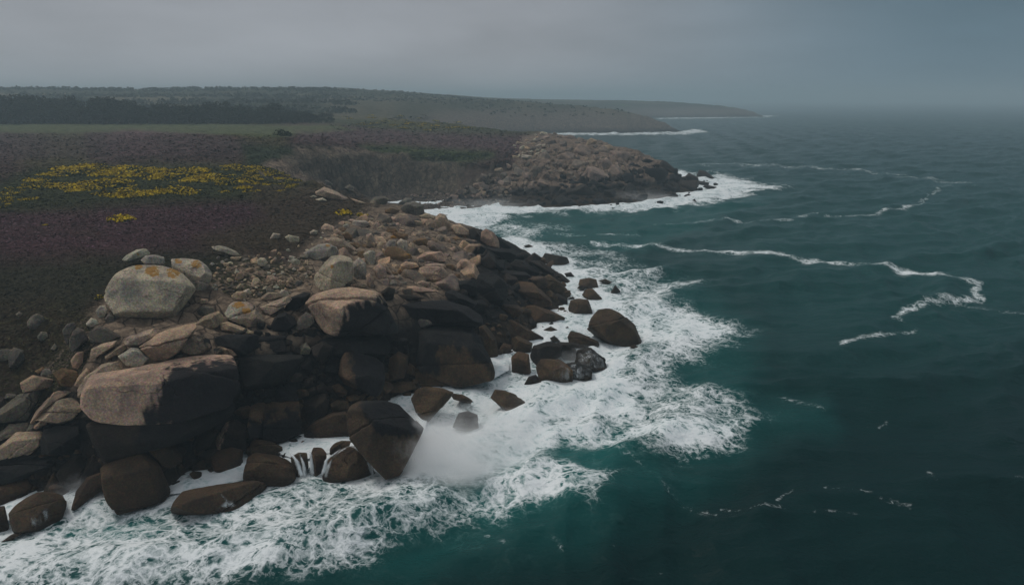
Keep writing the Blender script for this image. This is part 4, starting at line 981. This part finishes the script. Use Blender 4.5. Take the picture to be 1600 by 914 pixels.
R('H',[(330,430),(380,400),(440,420),(515,460),(500,475),(400,465),(340,450)],'beige','h','flat brownish outcrop near the gorse at the cove rim')
R('H',[(490,405),(520,385),(545,400),(540,427),(510,422)],'grey','h','grey stone at the very rim of the cove')
R('H',[(330,470),(370,458),(395,474),(350,482)],'pale','h','small pale stone under the brownish outcrop')
R('H',[(300,455),(320,445),(340,452),(320,464)],'pale','h','tiny pale stone left of the brownish outcrop')
R('H',[(520,460),(590,480),(625,492),(560,492)],'beige','h','thin slab along the cove rim')
R('H',[(360,360),(400,362),(430,385),(390,392)],'grey','h','dim stone at the edge of the gorse by the cove')
R('H',[(610,665),(640,655),(665,690),(660,742),(620,712)],'beige','r','narrow beige boulder left of the promontory crest')
R('H',[(480,660),(510,650),(538,680),(530,707),(490,682)],'ochre','r','ochre boulder behind the sloping beige slab')
R('H',[(430,640),(450,632),(475,645),(460,668),(435,660)],'pink','r','pinkish stone at the edge of the heather')
R('H',[(645,610),(665,590),(690,605),(680,630),(650,632)],'pink','r','small pink stone near the promontory crest')
R('H',[(700,610),(720,597),(740,610),(725,622)],'grey','r','small grey stone near the promontory crest, left')
R('H',[(735,605),(770,597),(785,615),(750,622)],'grey','r','small grey stone near the promontory crest, right')
# --- far point
R('I',[(1170,275),(1190,248),(1215,260),(1260,300),(1250,325),(1180,300)],'dark','i','tallest dark rock at the end of the far point')
R('I',[(1380,335),(1395,303),(1430,310),(1465,345),(1490,354),(1420,364),(1385,352)],'dark','i','pointed islet off the far point',dY=3)
R('I',[(1415,397),(1430,385),(1495,402),(1460,413)],'dark','i','low islet right of the pointed one')
R('I',[(1205,455),(1250,427),(1280,447),(1270,463),(1220,463)],'dark','i','dark rock in the surf in front of the far point')
R('I',[(1355,473),(1370,465),(1382,482)],'dark','i','smallest islet in the surf of the far point')
R('I',[(1320,445),(1335,436),(1352,447),(1335,453)],'dark','i','tiny islet between the two surf rocks of the far point')
R('I',[(1310,345),(1340,320),(1390,350),(1395,385),(1340,390)],'dark','i','broken rock joining the far point to the pointed islet')
R('I',[(765,165),(775,140),(795,127),(825,140),(828,170),(780,172)],'beige','i','square topped boulder high on the far point')
R('I',[(855,190),(870,168),(900,165),(925,190),(900,205)],'beige','i','rounded boulder on the skyline of the far point')
R('I',[(445,207),(465,195),(480,210),(460,220)],'pale','i','pale stone on the heather of the far point, upper one')
R('I',[(400,238),(425,220),(470,228),(450,247)],'pale','i','pale stones pair on the heather of the far point, lower one')
R('I',[(485,172),(510,160),(528,170),(500,182)],'pale','i','flat pale stone near the top of the far point')
R('I',[(430,155),(445,149),(460,155),(445,160)],'pale','i','small pale stone highest on the heather of the far point')
R('I',[(960,340),(985,318),(1030,325),(1035,370),(975,375)],'black','i','black block in the dark face of the far point')
R('I',[(780,380),(800,355),(880,395),(900,415),(800,405)],'black','i','black sloping slab in the dark face of the far point')

# ------------------------------------------------------------------ loose rocks between the big ones
def free_rock(seed, level, tone, flat=0.7):
    lr = np.random.default_rng(seed)
    half = np.array([1, lr.uniform(.65, 1), lr.uniform(flat * .7, flat * 1.15)])
    planes = []
    for k in range(11):
        n = lr.normal(size=3); n /= np.linalg.norm(n)
        planes.append((n, np.linalg.norm(n * half) * lr.uniform(.68, .95)))
    for ax in range(3):
        for s in (-1, 1):
            n = np.zeros(3); n[ax] = s; planes.append((n, half[ax]))
    v, f = shape_rock(planes, half, level, lr.uniform(20, 44), seed, 1.0)
    Pw = v + np.array([seed * 3.1, 0, 9.0])
    c, w = tone_rock(Pw, tone, seed)
    me = mesh_from('rock', v, f, [ROCK], attrs={'lichen': np.full(len(v), .30 if (tone in ('pale', 'pink', 'beige') and seed % 3 == 0) else 0.0), 'wet': w}, colors={'tone': c})
    return me
LIB = {t: [free_rock(100 * i + k, 4, t) for k in range(6)] for i, t in enumerate(('pale', 'beige', 'pink', 'brown', 'black', 'dark', 'grey', 'ochre', 'dusk', 'ash'))}
HP = [(h, h.min(0), h.max(0)) for h, c in HERO]
def covered(x, y, s=0.0):
    for h, a, b in HP:
        if a[0] + s < x < b[0] - s and a[1] + s < y < b[1] - s:
            if sdist(np.array([float(x)]), np.array([float(y)]), h)[0] > s: return True
    return False
pr = random.Random(5)
def scatter(poly, n, smin, smax, tonef, name, label, group, cat='rock', sink=0.25, pad=2, power=2.0, ymax=None, sea=False, gap=0.36):
    poly = np.array(poly, float); lo, hi = poly.min(0), poly.max(0); made = 0; tries = 0; placed = []
    while made < n and tries < n * 40:
        tries += 1
        x, y = pr.uniform(lo[0], hi[0]), pr.uniform(lo[1], hi[1])
        if sdist(np.array([x]), np.array([y]), poly)[0] < 0: continue
        s = smin + (smax - smin) * pr.random() ** power
        if name == 'point_block' and x < 830: s = min(s, 17)
        if covered(x, y, pad): continue
        if any((x - a) ** 2 + (y - b) ** 2 < (gap * (s + c)) ** 2 for a, b, c in placed): continue
        hp = hit(x, y)
        if hp is None: continue
        if not sea and hp[2] < .05 and pr.random() < .8: continue
        d = (hp - CAM) @ FV; r = 0.5 * s * d / F
        t = tonef(x, y, hp[2])
        o = link(name, pr.choice(LIB[t]), hp + np.array([0, 0, r * (0.5 - sink) * .7 if not sea else -.1 * r]), label=label, cat=cat, group=group)
        k = r * pr.uniform(.9, 1.15)
        o.scale = (k, k * pr.uniform(.8, 1.1), k * pr.uniform(.8, 1.1))
        o.rotation_euler = (pr.gauss(0, .35), pr.gauss(0, .35), pr.uniform(0, 6.28))
        placed.append((x, y, s)); made += 1
    return made
def pick(*a): return lambda x, y, z: pr.choice(a)
scatter([(340,402),(430,395),(485,400),(495,440),(440,468),(380,470),(330,450),(325,420)], 130, 5, 17, pick('pale','beige','beige','grey'), 'scree_stone', 'small pale granite stone in the scree between heather and cliff blocks', 'stones of the pale scree', 'stone')
scatter([(500,360),(560,342),(620,335),(690,350),(740,372),(752,400),(740,440),(690,450),(620,460),(590,430),(560,400),(520,400)], 230, 11, 46, pick('dusk','pink','beige','dusk','pink','ochre','ash'), 'rubble_block', 'weathered pinkish block in the rubble on top of the promontory', 'rubble blocks on the promontory', sink=.62, pad=1, power=1.4, gap=.30)
def lowtone(x, y, z):
    if z > 3.2: return pr.choice(('black', 'black', 'dark'))
    return pr.choice(('brown', 'brown', 'dark'))
scatter([(360,500),(520,520),(640,530),(740,440),(800,400),(860,410),(890,450),(880,500),(790,560),(700,590),(610,610),(540,690),(440,690),(330,730),(250,735),(210,700),(330,660),(380,560)], 260, 9, 30, lowtone, 'shore_rock', 'dark wet rock wedged between the larger boulders of the lower cliff', 'dark rocks wedged at the cliff foot', pad=1, power=1.8)
scatter([(-10,540),(60,505),(110,490),(150,520),(140,620),(130,700),(60,740),(-10,700)], 6, 14, 36, pick('grey','dark','grey'), 'slope_block', 'weathered block half buried in the scrubby slope at the left', 'blocks half buried in the left slope', pad=1, power=1.5)
scatter([(-10,690),(140,640),(200,700),(150,770),(60,770),(-10,790)], 60, 8, 26, lowtone, 'shore_rock', 'dark wet rock wedged between the boulders at the lower left shore', 'dark rocks wedged at the cliff foot', pad=1)
scatter([(0,770),(160,745),(280,745),(400,690),(600,690),(600,625),(700,590),(780,540),(860,490),(905,450),(915,470),(860,530),(800,570),(700,605),(640,640),(620,700),(420,735),(300,760),(150,780),(0,800)], 70, 4, 12, pick('brown','dark'), 'awash_stone', 'small dark stone showing through the foam along the waterline', 'small stones in the foam', 'stone', pad=-1, sea=True)
def headtone(x, y, z):
    lim = np.interp(x, [700, 800, 850, 900, 960, 1010, 1040], [1, 1.8, 4.4, 5.8, 7.0, 8.5, 13]) + pr.gauss(0, .5)
    if z > lim: return pr.choice(('dusk', 'dusk', 'ash', 'dusk', 'ash'))
    return pr.choice(('black', 'dark', 'black', 'dark'))
HPOLY = [(690,314),(760,275),(815,250),(838,212),(868,208),(930,222),(985,244),(1040,264),(1090,282),(1098,292),(1000,312),(860,320),(740,318)]
scatter(HPOLY, 285, 9, 44, headtone, 'point_block', 'granite block in the great pile forming the far point', 'granite blocks piled on the far point', sink=.66, pad=1, power=2.0, gap=.27)
scatter([(640,305),(740,300),(800,290),(800,316),(740,322),(690,330),(650,322)], 120, 4, 9, pick('dusk','ash','dark','dusk'), 'beach_stone', 'small stone on the pink shingle beside the cove', 'stones of the cove shingle', 'stone', power=1.5)
scatter([(800,225),(850,205),(870,215),(840,250),(805,255)], 26, 4, 10, pick('pale','pale','beige'), 'heath_stone', 'pale stone showing in the heather on the far point', 'pale stones in the heather of the far point', 'stone')
scatter([(860,312),(1000,300),(1090,280),(1125,285),(1110,300),(1000,325),(880,326)], 40, 4, 12, pick('dark','black'), 'reef_rock', 'dark rock at the surf line of the far point', 'dark rocks at the surf line of the far point', pad=-1, sea=True)
scatter([(400,390),(480,370),(600,335),(640,335),(560,380),(480,395)], 26, 4, 11, pick('pale','pale','beige'), 'heath_stone', 'pale stone lying loose in the grass beside the promontory', 'pale stones in the grass beside the promontory', 'stone')

# ------------------------------------------------------------------ water running off the rocks
def runoff(key, crop, poly, label, amt=1.0, feather=11, off=.05):
    o, Pw, Fc, vx, vy = MADE[key]
    ox, oy, z = CROPS[crop]
    q = [(ox + x / z, oy + y / z) for x, y in poly]
    c = Pw.mean(0); d = sdist(vx, vy, q)
    nrm = Pw - c; nrm /= np.linalg.norm(nrm, axis=1)[:, None]
    fn = np.cross(Pw[Fc[:, 1]] - Pw[Fc[:, 0]], Pw[Fc[:, 2]] - Pw[Fc[:, 0]])
    facing = (fn * (CAM - c)).sum(1) > 0
    keep = facing & (d[Fc].min(1) > -1)
    fc = Fc[keep]; ids = np.unique(fc); mp_ = np.full(len(Pw), -1); mp_[ids] = np.arange(len(ids))
    cov = amt * sstep(-1, feather, d[ids])
    base = np.array([c[0], c[1], max(Pw[:, 2].min(), 0)])
    me = mesh_from('runoff', Pw[ids] + nrm[ids] * off - base, mp_[fc], [RUN], attrs={'cover': cov})
    link('runoff_water', me, base, label=label, cat='runoff', group='white water running off the rocks')
runoff('B6', 'B', [(140,720),(180,690),(260,650),(350,640),(372,690),(300,700),(250,800),(150,800)], 'white veil of water over the rock near the bottom left corner', .6)
runoff('B19', 'B', [(1170,560),(1200,575),(1270,620),(1325,670),(1250,700),(1150,700),(1210,640)], 'fan of water pouring off the long flat whaleback rock', .8)
runoff('E15', 'E', [(535,660),(545,590),(600,520),(680,470),(745,470),(800,530),(855,665),(800,665),(750,540),(690,500),(620,540),(575,660)], 'rim of thin waterfalls round the domed brown rock', 1.0, 7)

def falls(path, w, key, label, out=.25):
    """a sheet of falling water between two rocks: a curved strip with thickness, standing just clear of the rock"""
    Pk = MADE[key][1]; Yf = np.percentile(Pk[:, 1], 12)
    pts = np.array(path, float); tt = np.linspace(0, 1, 14)
    xs = np.interp(tt, np.linspace(0, 1, len(pts)), pts[:, 0]); ys = np.interp(tt, np.linspace(0, 1, len(pts)), pts[:, 1])
    V, cov = [], []
    for k, t_ in enumerate(tt):
        for j in range(7):
            u = (j - 3) / 3; ww = w * (.7 + .6 * t_)
            q = at_Y(xs[k] + u * ww, ys[k], Yf + .9 - 1.1 * t_ ** .6 + .22 * u * u - out)
            V.append(q); cov.append((1 - u * u) * min(1, 3.0 * t_ + .35) * min(1, 4.5 * (1 - t_) + .3))
    V = np.array(V); idx = np.arange(14 * 7).reshape(14, 7)
    fc = np.stack([idx[:-1, :-1], idx[:-1, 1:], idx[1:, 1:], idx[1:, :-1]], -1).reshape(-1, 4)
    b0 = np.array([V[:, 0].mean(), V[:, 1].mean(), max(V[:, 2].min(), 0)])
    link('waterfall', mesh_from('waterfall', V - b0, fc, [RUN], attrs={'cover': np.array(cov) * 1.25}), b0, label=label, cat='waterfall', group='small waterfalls at the cliff foot')
falls([(452,706),(464,720),(472,748)], 5, 'E14', 'leftmost of the small waterfalls, sliding off the broad brown rock')
falls([(468,708),(474,724),(477,748)], 4, 'E18', 'thin waterfall in the gap, second from the left')
falls([(483,700),(487,720),(489,746)], 5, 'E17', 'straight waterfall down the middle gap')
falls([(534,700),(510,718),(504,745)], 4, 'E15', 'curved waterfall along the left rim of the domed rock')
falls([(558,696),(578,714),(594,744)], 7, 'E15', 'broad waterfall along the right rim of the domed rock')
runoff('G1', 'G', [(265,440),(340,435),(395,480),(410,530),(330,550),(262,510)], 'white water pouring over the seaward plate of the cascade', .55, 9)
runoff('G4', 'G', [(220,500),(265,490),(340,520),(340,570),(260,590),(230,570)], 'white water pouring over the low front plate of the cascade', .55, 9)
runoff('G3', 'G', [(230,440),(260,425),(340,435),(310,490),(240,490)], 'thin white rills across the middle plate of the cascade', .6, 8)
runoff('G2', 'G', [(150,520),(200,485),(260,515),(262,590),(190,600),(150,580)], 'thin runoff over the rounded lower lip of the cascade rocks', .45, 10)

# pools and channels of churned water between the rocks
def pool(poly, dz=.25):
    q = np.array(poly, float); c = q.mean(0); z = max(hit(*c)[2] + dz, .1)
    pts = []
    n = len(q)
    for k in range(n):
        for t_ in (0, .25, .5, .75):
            a = q[k] * (1 - t_) + q[(k + 1) % n] * t_
            pts.append(at_z(a[0], a[1], z))
    pts = np.array(pts); cc = pts.mean(0)
    V = np.concatenate([[cc], cc + (pts - cc) * .55, pts]); V[len(pts) + 1:, 2] -= .25
    m = len(pts); f = []
    for k in range(m):
        j = (k + 1) % m
        f.append((0, 1 + k, 1 + j, 1 + j)); f.append((1 + k, 1 + m + k, 1 + m + j, 1 + j))
    me = bpy.data.meshes.new('water'); me.from_pydata([tuple(v) for v in V], [], [tuple(dict.fromkeys(x)) for x in f])
    set_attrs(me, {'foam': np.full(len(V), .95), 'aerated': np.full(len(V), .3), 'soft': np.zeros(len(V))}); me.materials.append(SEA)
    link('water', me, kind='structure')
pool([(412,695),(440,682),(480,672),(560,680),(548,698),(500,706),(470,716),(440,706)])
pool([(598,628),(612,606),(650,596),(700,600),(660,612),(640,625),(668,650),(664,668),(640,640)])
pool([(262,742),(300,730),(385,718),(382,745),(300,764),(262,768)])
pool([(-10,790),(60,758),(112,748),(108,772),(60,792),(-10,815)])
pool([(762,566),(778,545),(800,540),(795,575),(772,588)])
pool([(838,520),(858,500),(886,490),(880,520),(850,535)])

# ------------------------------------------------------------------ spray
def spray(px, py, Y, rx, ry, rz, dens, label, dz=0.0):
    c = at_z(px, py, 0.0) if Y is None else at_Y(px, py, Y)
    c[2] = max(c[2], 0) + dz
    v, f = ICO[4]
    v = v * 1.0
    me = mesh_from('spray', v, f, [spray_material('spray_mist', dens, (px * .37, py * .11, 1.0))])
    o = link('spray', me, c, kind='stuff')
    o.scale = (rx, ry, rz)
    return o
spray(690, 735, None, 6.5, 3.4, 3.8, 0.7, '', 1.0)
spray(760, 730, None, 8.0, 3.0, 1.8, 0.3, '', .6)
spray(662, 742, None, 3.2, 2.4, 4.0, .9, '', 1.6)
spray(735, 700, None, 9.0, 5.0, 2.6, 0.35, '', .8)
spray(715, 760, None, 5.0, 2.5, 1.8, 0.9, '', .9)
spray(800, 655, None, 11, 6, 1.6, 0.16, '')
spray(745, 582, None, 3.2, 2.2, 1.8, 0.30, '')
spray(125, 775, None, 3.2, 2.2, 2.0, 0.40, '')
spray(905, 560, None, 5.0, 3.5, 1.6, 0.30, '')
spray(765, 322, None, 16, 7, 3.4, 0.09, '')
spray(990, 312, None, 20, 7, 3.6, 0.09, '')

# ------------------------------------------------------------------ vegetation
def quads_cloud(n, radii, size, rg, up=0.35, shell=0.55, dome=True):
    """n leaf-sized quads spread through a dome or an ellipsoid; returns verts, faces, centres"""
    d = rg.normal(size=(n, 3)); d /= np.linalg.norm(d, axis=1)[:, None]
    if dome: d[:, 2] = np.abs(d[:, 2])
    r = (shell + (1 - shell) * rg.random(n) ** .6)[:, None]
    c = d * r * np.array(radii)
    nn = d + rg.normal(size=(n, 3)) * .8 + np.array([0, 0, up]); nn /= np.linalg.norm(nn, axis=1)[:, None]
    t = np.cross(nn, rg.normal(size=(n, 3))); t /= np.linalg.norm(t, axis=1)[:, None]
    b = np.cross(nn, t)
    s = (size * rg.uniform(.6, 1.3, n))[:, None]
    v = np.stack([c - t * s - b * s * .6, c + t * s - b * s * .6, c + t * s * .6 + b * s * .8, c - t * s * .6 + b * s * .8], 1)
    f = np.arange(4 * n).reshape(n, 4)
    return v.reshape(-1, 3), f, c

def pixel_points(poly, n, rg, need=None):
    poly = np.array(poly, float); lo, hi = poly.min(0), poly.max(0); out = []
    while len(out) < n:
        q = rg.uniform(lo, hi, (n, 2)); q = q[sdist(q[:, 0], q[:, 1], poly) > 0]
        for x, y in q:
            p = hit(x, y)
            if p is None or p[2] < 1.5: continue
            out.append(p)
            if len(out) >= n: break
    return np.array(out)

vg = np.random.default_rng(77)
def tufts(name, poly, n, wpx, quads, anyground=False):
    if anyground: vg.random()
    P_ = pixel_points(poly, n, vg)
    tone, rk = land_tone(P_[:, 0], P_[:, 1], P_[:, 2])
    tx, ty, _ = project(P_)
    mead = sdist(tx, ty, [(-400,192),(330,192),(500,195),(540,206),(420,212),(200,208),(-400,214)]) > 0
    ok = ((rk < .5) | anyground) & ~mead; P_, tone = P_[ok], tone[ok]; n = len(P_)
    if anyground: tone = np.array((.046, .043, .020)) * vg.uniform(.6, 1.5, (n, 1)) * (1 + .6 * fbm(P_ / 3, 2, 4))[:, None]
    d = (P_ - CAM) @ FV
    w = 0.5 * vg.uniform(*wpx, n) * d / F
    v, f, c = quads_cloud(n * quads, (1, 1, .34), .50, vg, up=3.5)
    k = np.repeat(np.arange(n), quads)
    kv = np.repeat(k, 4)
    V = v * w[kv][:, None] + P_[kv] - np.array([0, 0, .05])
    colr = tone[k] * vg.uniform(.92, 1.1, (n * quads, 1)) * np.repeat(vg.uniform(.85, 1.18, (n, 1)), quads, 0)
    fl = (vg.random(n * quads) < .12) & (tone[k][:, 2] > tone[k][:, 1])
    colr[fl] = np.array((.13, .072, .095)) * vg.uniform(.6, 1.2, (fl.sum(), 1))
    me = mesh_from(name, V, f, [HEATHER], smooth=False, colors={'tone': np.repeat(colr, 4, 0)})
    link(name, me, kind='stuff')
tufts('heather', [(-40,340),(340,330),(520,350),(500,380),(400,400),(330,420),(320,440),(170,450),(150,485),(110,545),(60,600),(-40,650)], 46000, (3.5, 8), 5)
tufts('heath_scrub', [(-20,262),(380,262),(500,290),(600,312),(560,350),(340,345),(-20,350)], 13000, (5, 9), 5)
tufts('moor_scrub', [(-20,198),(500,198),(660,180),(760,200),(850,212),(840,250),(770,262),(560,242),(430,262),(-20,272)], 13000, (4, 8), 4)

tufts('slope_scrub', [(-20,470),(100,470),(150,500),(140,560),(110,600),(60,640),(-20,690)], 6500, (3, 8), 6, True)
tufts('scree_grass', [(330,400),(480,400),(490,430),(440,462),(370,470),(325,440)], 900, (4, 9), 5, True)

def bush_mesh(name, seed, yellow, n=260, flat=.55, green=(.030, .040, .014)):
    rg = np.random.default_rng(seed)
    vs, fs, cs = [], [], []
    for k in range(5):                                    # uneven lumps, not one dome
        off = np.array([rg.uniform(-.6, .6), rg.uniform(-.5, .5), 0]); r = rg.uniform(.4, .7)
        v, f, c = quads_cloud(n // 5, (r, r, r * flat * 1.3), .085, rg)
        fs.append(f + sum(len(a) for a in vs)); vs.append(v + off); cs.append(c + off)
    v, f, c = np.concatenate(vs), np.concatenate(fs), np.concatenate(cs)
    col = np.array(green) * rg.uniform(.5, 1.7, (len(c), 1))
    blot = fbm(c * 2.2 + seed, 3, seed % 50)
    top = (c[:, 2] > .10) & (blot + rg.normal(size=len(c)) * .18 > .25 - yellow)
    col[top] = np.array((.52, .37, .010)) * rg.uniform(.55, 1.15, (top.sum(), 1))
    return mesh_from(name, v, f, [LEAF], smooth=False, colors={'tone': np.repeat(col, 4, 0)})
GORSE = [bush_mesh('gorse_bush', 300 + k, y) for k, y in enumerate((.40, .28, .2, .35, .05, .6))]
def plant(name, me, p, s, label, cat, group, zs=1.0):
    o = link(name, me, p - np.array([0, 0, .05 * s]), label=label, cat=cat, group=group)
    o.scale = (s, s * vg.uniform(.8, 1.2), s * zs); o.rotation_euler = (0, 0, vg.uniform(0, 6.28))
    return o
GP = [([(40,285),(70,264),(200,262),(330,268),(380,290),(340,305),(200,308),(60,304)], 200, (24, 52)), ([(0,300),(40,290),(60,315),(0,325)], 16, (16, 32)),
      ([(350,258),(420,262),(480,282),(440,302),(380,300)], 62, (16, 34)), ([(120,256),(240,258),(230,268),(100,268)], 16, (16, 28))]
for poly, n, wp in GP:
    cand = pixel_points(poly, n * 3, vg)
    cand = cand[np.argsort(-(fbm(cand * np.array([.10, .10, 0]) + 3.3, 3, 91) + vg.normal(size=len(cand)) * .12))][:n]
    for p in cand:
        d = (p - CAM) @ FV; s = .5 * vg.uniform(*wp) * d / F
        plant('gorse_bush', GORSE[vg.integers(0, 6)], p, s, 'yellow flowering gorse bush in the broad gorse belt across the heath', 'gorse bush', 'gorse bushes of the belt across the heath', vg.uniform(.5, .8))
for p in pixel_points([(500,180),(640,180),(750,198),(700,206),(560,200)], 42, vg):
    d = (p - CAM) @ FV
    plant('gorse_bush', GORSE[vg.integers(1, 5)], p, .5 * vg.uniform(10, 20) * d / F, 'small gorse bush on the far rise above the cove', 'gorse bush', 'gorse bushes on the far rise', .7)
for (x, y, w, lab, k) in ((195,343,58,'bright yellow gorse bush alone in the heather above the boulders',5), (540,334,46,'yellow gorse bush near the cove rim, left of a close pair',5), (566,337,36,'yellow gorse bush near the cove rim, right of a close pair',0),
                       (69,352,14,'tiny yellow gorse bush in the heather at the left',0), (158,465,26,'dull yellow green bush beside the largest boulder',4), (528,308,12,'tiny yellow bush among the pale stones by the cove rim',5)):
    p = hit(x, y); d = (p - CAM) @ FV
    plant('gorse_bush', GORSE[k], p, .5 * w * d / F, lab, 'gorse bush', 'single gorse bushes', .75)
lone = bush_mesh('round_bush', 411, -2, 420, .9, (.022, .030, .014))
p = hit(443, 212); plant('round_bush', lone, p, .5 * 27 * ((p - CAM) @ FV) / F, 'single dark round bush standing in the pale grass of the heath', 'bush', None, 1.0)

# trees of the dark wood along the far side of the heath
def tree_parts(seed):
    rg = np.random.default_rng(seed)
    tv, tf = [], []
    def limb(a, b, r0, r1, k=6):
        a, b = np.array(a, float), np.array(b, float); ax = b - a; ax /= np.linalg.norm(ax)
        t = np.cross(ax, (1, .3, .1)); t /= np.linalg.norm(t); u = np.cross(ax, t); n0 = len(tv) * 1
        for q, r in ((a, r0), (b, r1)):
            for j in range(k):
                an = 6.283 * j / k; tv.append(q + r * (t * math.cos(an) + u * math.sin(an)))
        for j in range(k): tf.append((n0 + j, n0 + (j + 1) % k, n0 + k + (j + 1) % k, n0 + k + j))
    limb((0, 0, -.05), (.02, .02, .45), .045, .028); tips = []
    for k in range(6):
        an = 1.05 * k + rg.uniform(-.3, .3); z0 = rg.uniform(.22, .45)
        e_ = (math.cos(an) * rg.uniform(.2, .38), math.sin(an) * rg.uniform(.2, .38), z0 + rg.uniform(.15, .42)); limb((.01, .01, z0), e_, .02, .007); tips.append(e_)
    vs, fs, cs, n0 = [], [], [], 0
    for e_ in tips + [(0, 0, .78), (.1, -.08, .62), (-.12, .1, .55), (0, 0, .3), (.22, .1, .22), (-.2, -.15, .25)]:
        r = rg.uniform(.14, .24)
        v, f, c = quads_cloud(70, (r, r, r * .75), .034, rg, dome=False)
        vs.append(v + np.array(e_)); fs.append(f + n0); cs.append(c + np.array(e_)); n0 += len(v)
    v, f, c = np.concatenate(vs), np.concatenate(fs), np.concatenate(cs)
    col = np.array((.017, .023, .013)) * rg.uniform(.5, 1.6, (len(c), 1)) * (1 + .35 * fbm(c * 5 + seed, 2, 3))[:, None]
    return (mesh_from('trunk', np.array(tv), np.array(tf), [BARK]), mesh_from('crown', v, f, [LEAF], smooth=False, colors={'tone': np.repeat(col, 4, 0)}))
TREES = [tree_parts(500 + k) for k in range(6)]
def tree(p, h, w, label, group):
    e = bpy.data.objects.new('tree', None); COL.objects.link(e); e.location = p; tag(e, label, 'tree', group)
    e.scale = (w, w, h); e.rotation_euler = (0, 0, vg.uniform(0, 6.28))
    a, b = TREES[vg.integers(0, 6)]
    link('trunk', a, parent=e); link('crown', b, parent=e)
def wood(n, x0, x1, Y0, Y1, hf, label, group):
    for k in range(n):
        px = x0 + (x1 - x0) * (k + vg.uniform(0, 1)) / n; Y = vg.uniform(Y0, Y1)
        X = (px - 800) / F * (Y * CP + 5); z = float(land_z(np.array([X]), np.array([Y]))[0])
        h = hf(px) * vg.choice((.7, .8, .9, 1, 1.08, 1.25))
        tree(np.array([X, Y, z - .2]), h, h * vg.uniform(.95, 1.4), label, group)
hfun = lambda px: np.interp(px, [-100, 60, 200, 330, 430, 520], [13.5, 13.5, 12.5, 10.5, 9.0, 4.5])
wood(85, -90, 520, 392, 402, lambda q: hfun(q) * .8, 'dark tree in the front row of the wood along the heath', 'trees in the front row of the wood')
wood(85, -90, 520, 404, 418, hfun, 'dark tree in the rear row of the wood along the heath', 'trees in the rear row of the wood')

# far ridges: hedges and woods that read as one mass
def mass(name, n, fn, size, quads=9):
    q = np.array([fn() for _ in range(n)]); z = land_z(q[:, 0], q[:, 1])
    P_ = np.stack([q[:, 0], q[:, 1], z], -1)
    v, f, c = quads_cloud(n * quads, (1, 1, .8), .36, vg)
    k = np.repeat(np.arange(n), quads); kv = np.repeat(k, 4)
    V = v * (vg.uniform(.5, 1.3, n) * size)[kv][:, None] + P_[kv]
    col = np.array((.026, .034, .020)) * vg.uniform(.6, 1.5, (n * quads, 1))
    link(name, mesh_from(name, V, f, [LEAF], smooth=False, colors={'tone': np.repeat(col, 4, 0)}), kind='stuff')
def ridge_pt():
    px = vg.uniform(-80, 560); Y = vg.choice([520, 600, 720, 820, 950]) + vg.normal() * 14
    return (px - 800) / F * Y * .98, Y
mass('distant_wood', 1500, ridge_pt, 3.6)
def cape_pt():
    while True:
        x, y = vg.uniform(-250, 160), vg.uniform(640, 900)
        if sdist(np.array([x]), np.array([y]), COAST)[0] > 22: return x, y
mass('distant_scrub', 1100, cape_pt, 1.6)
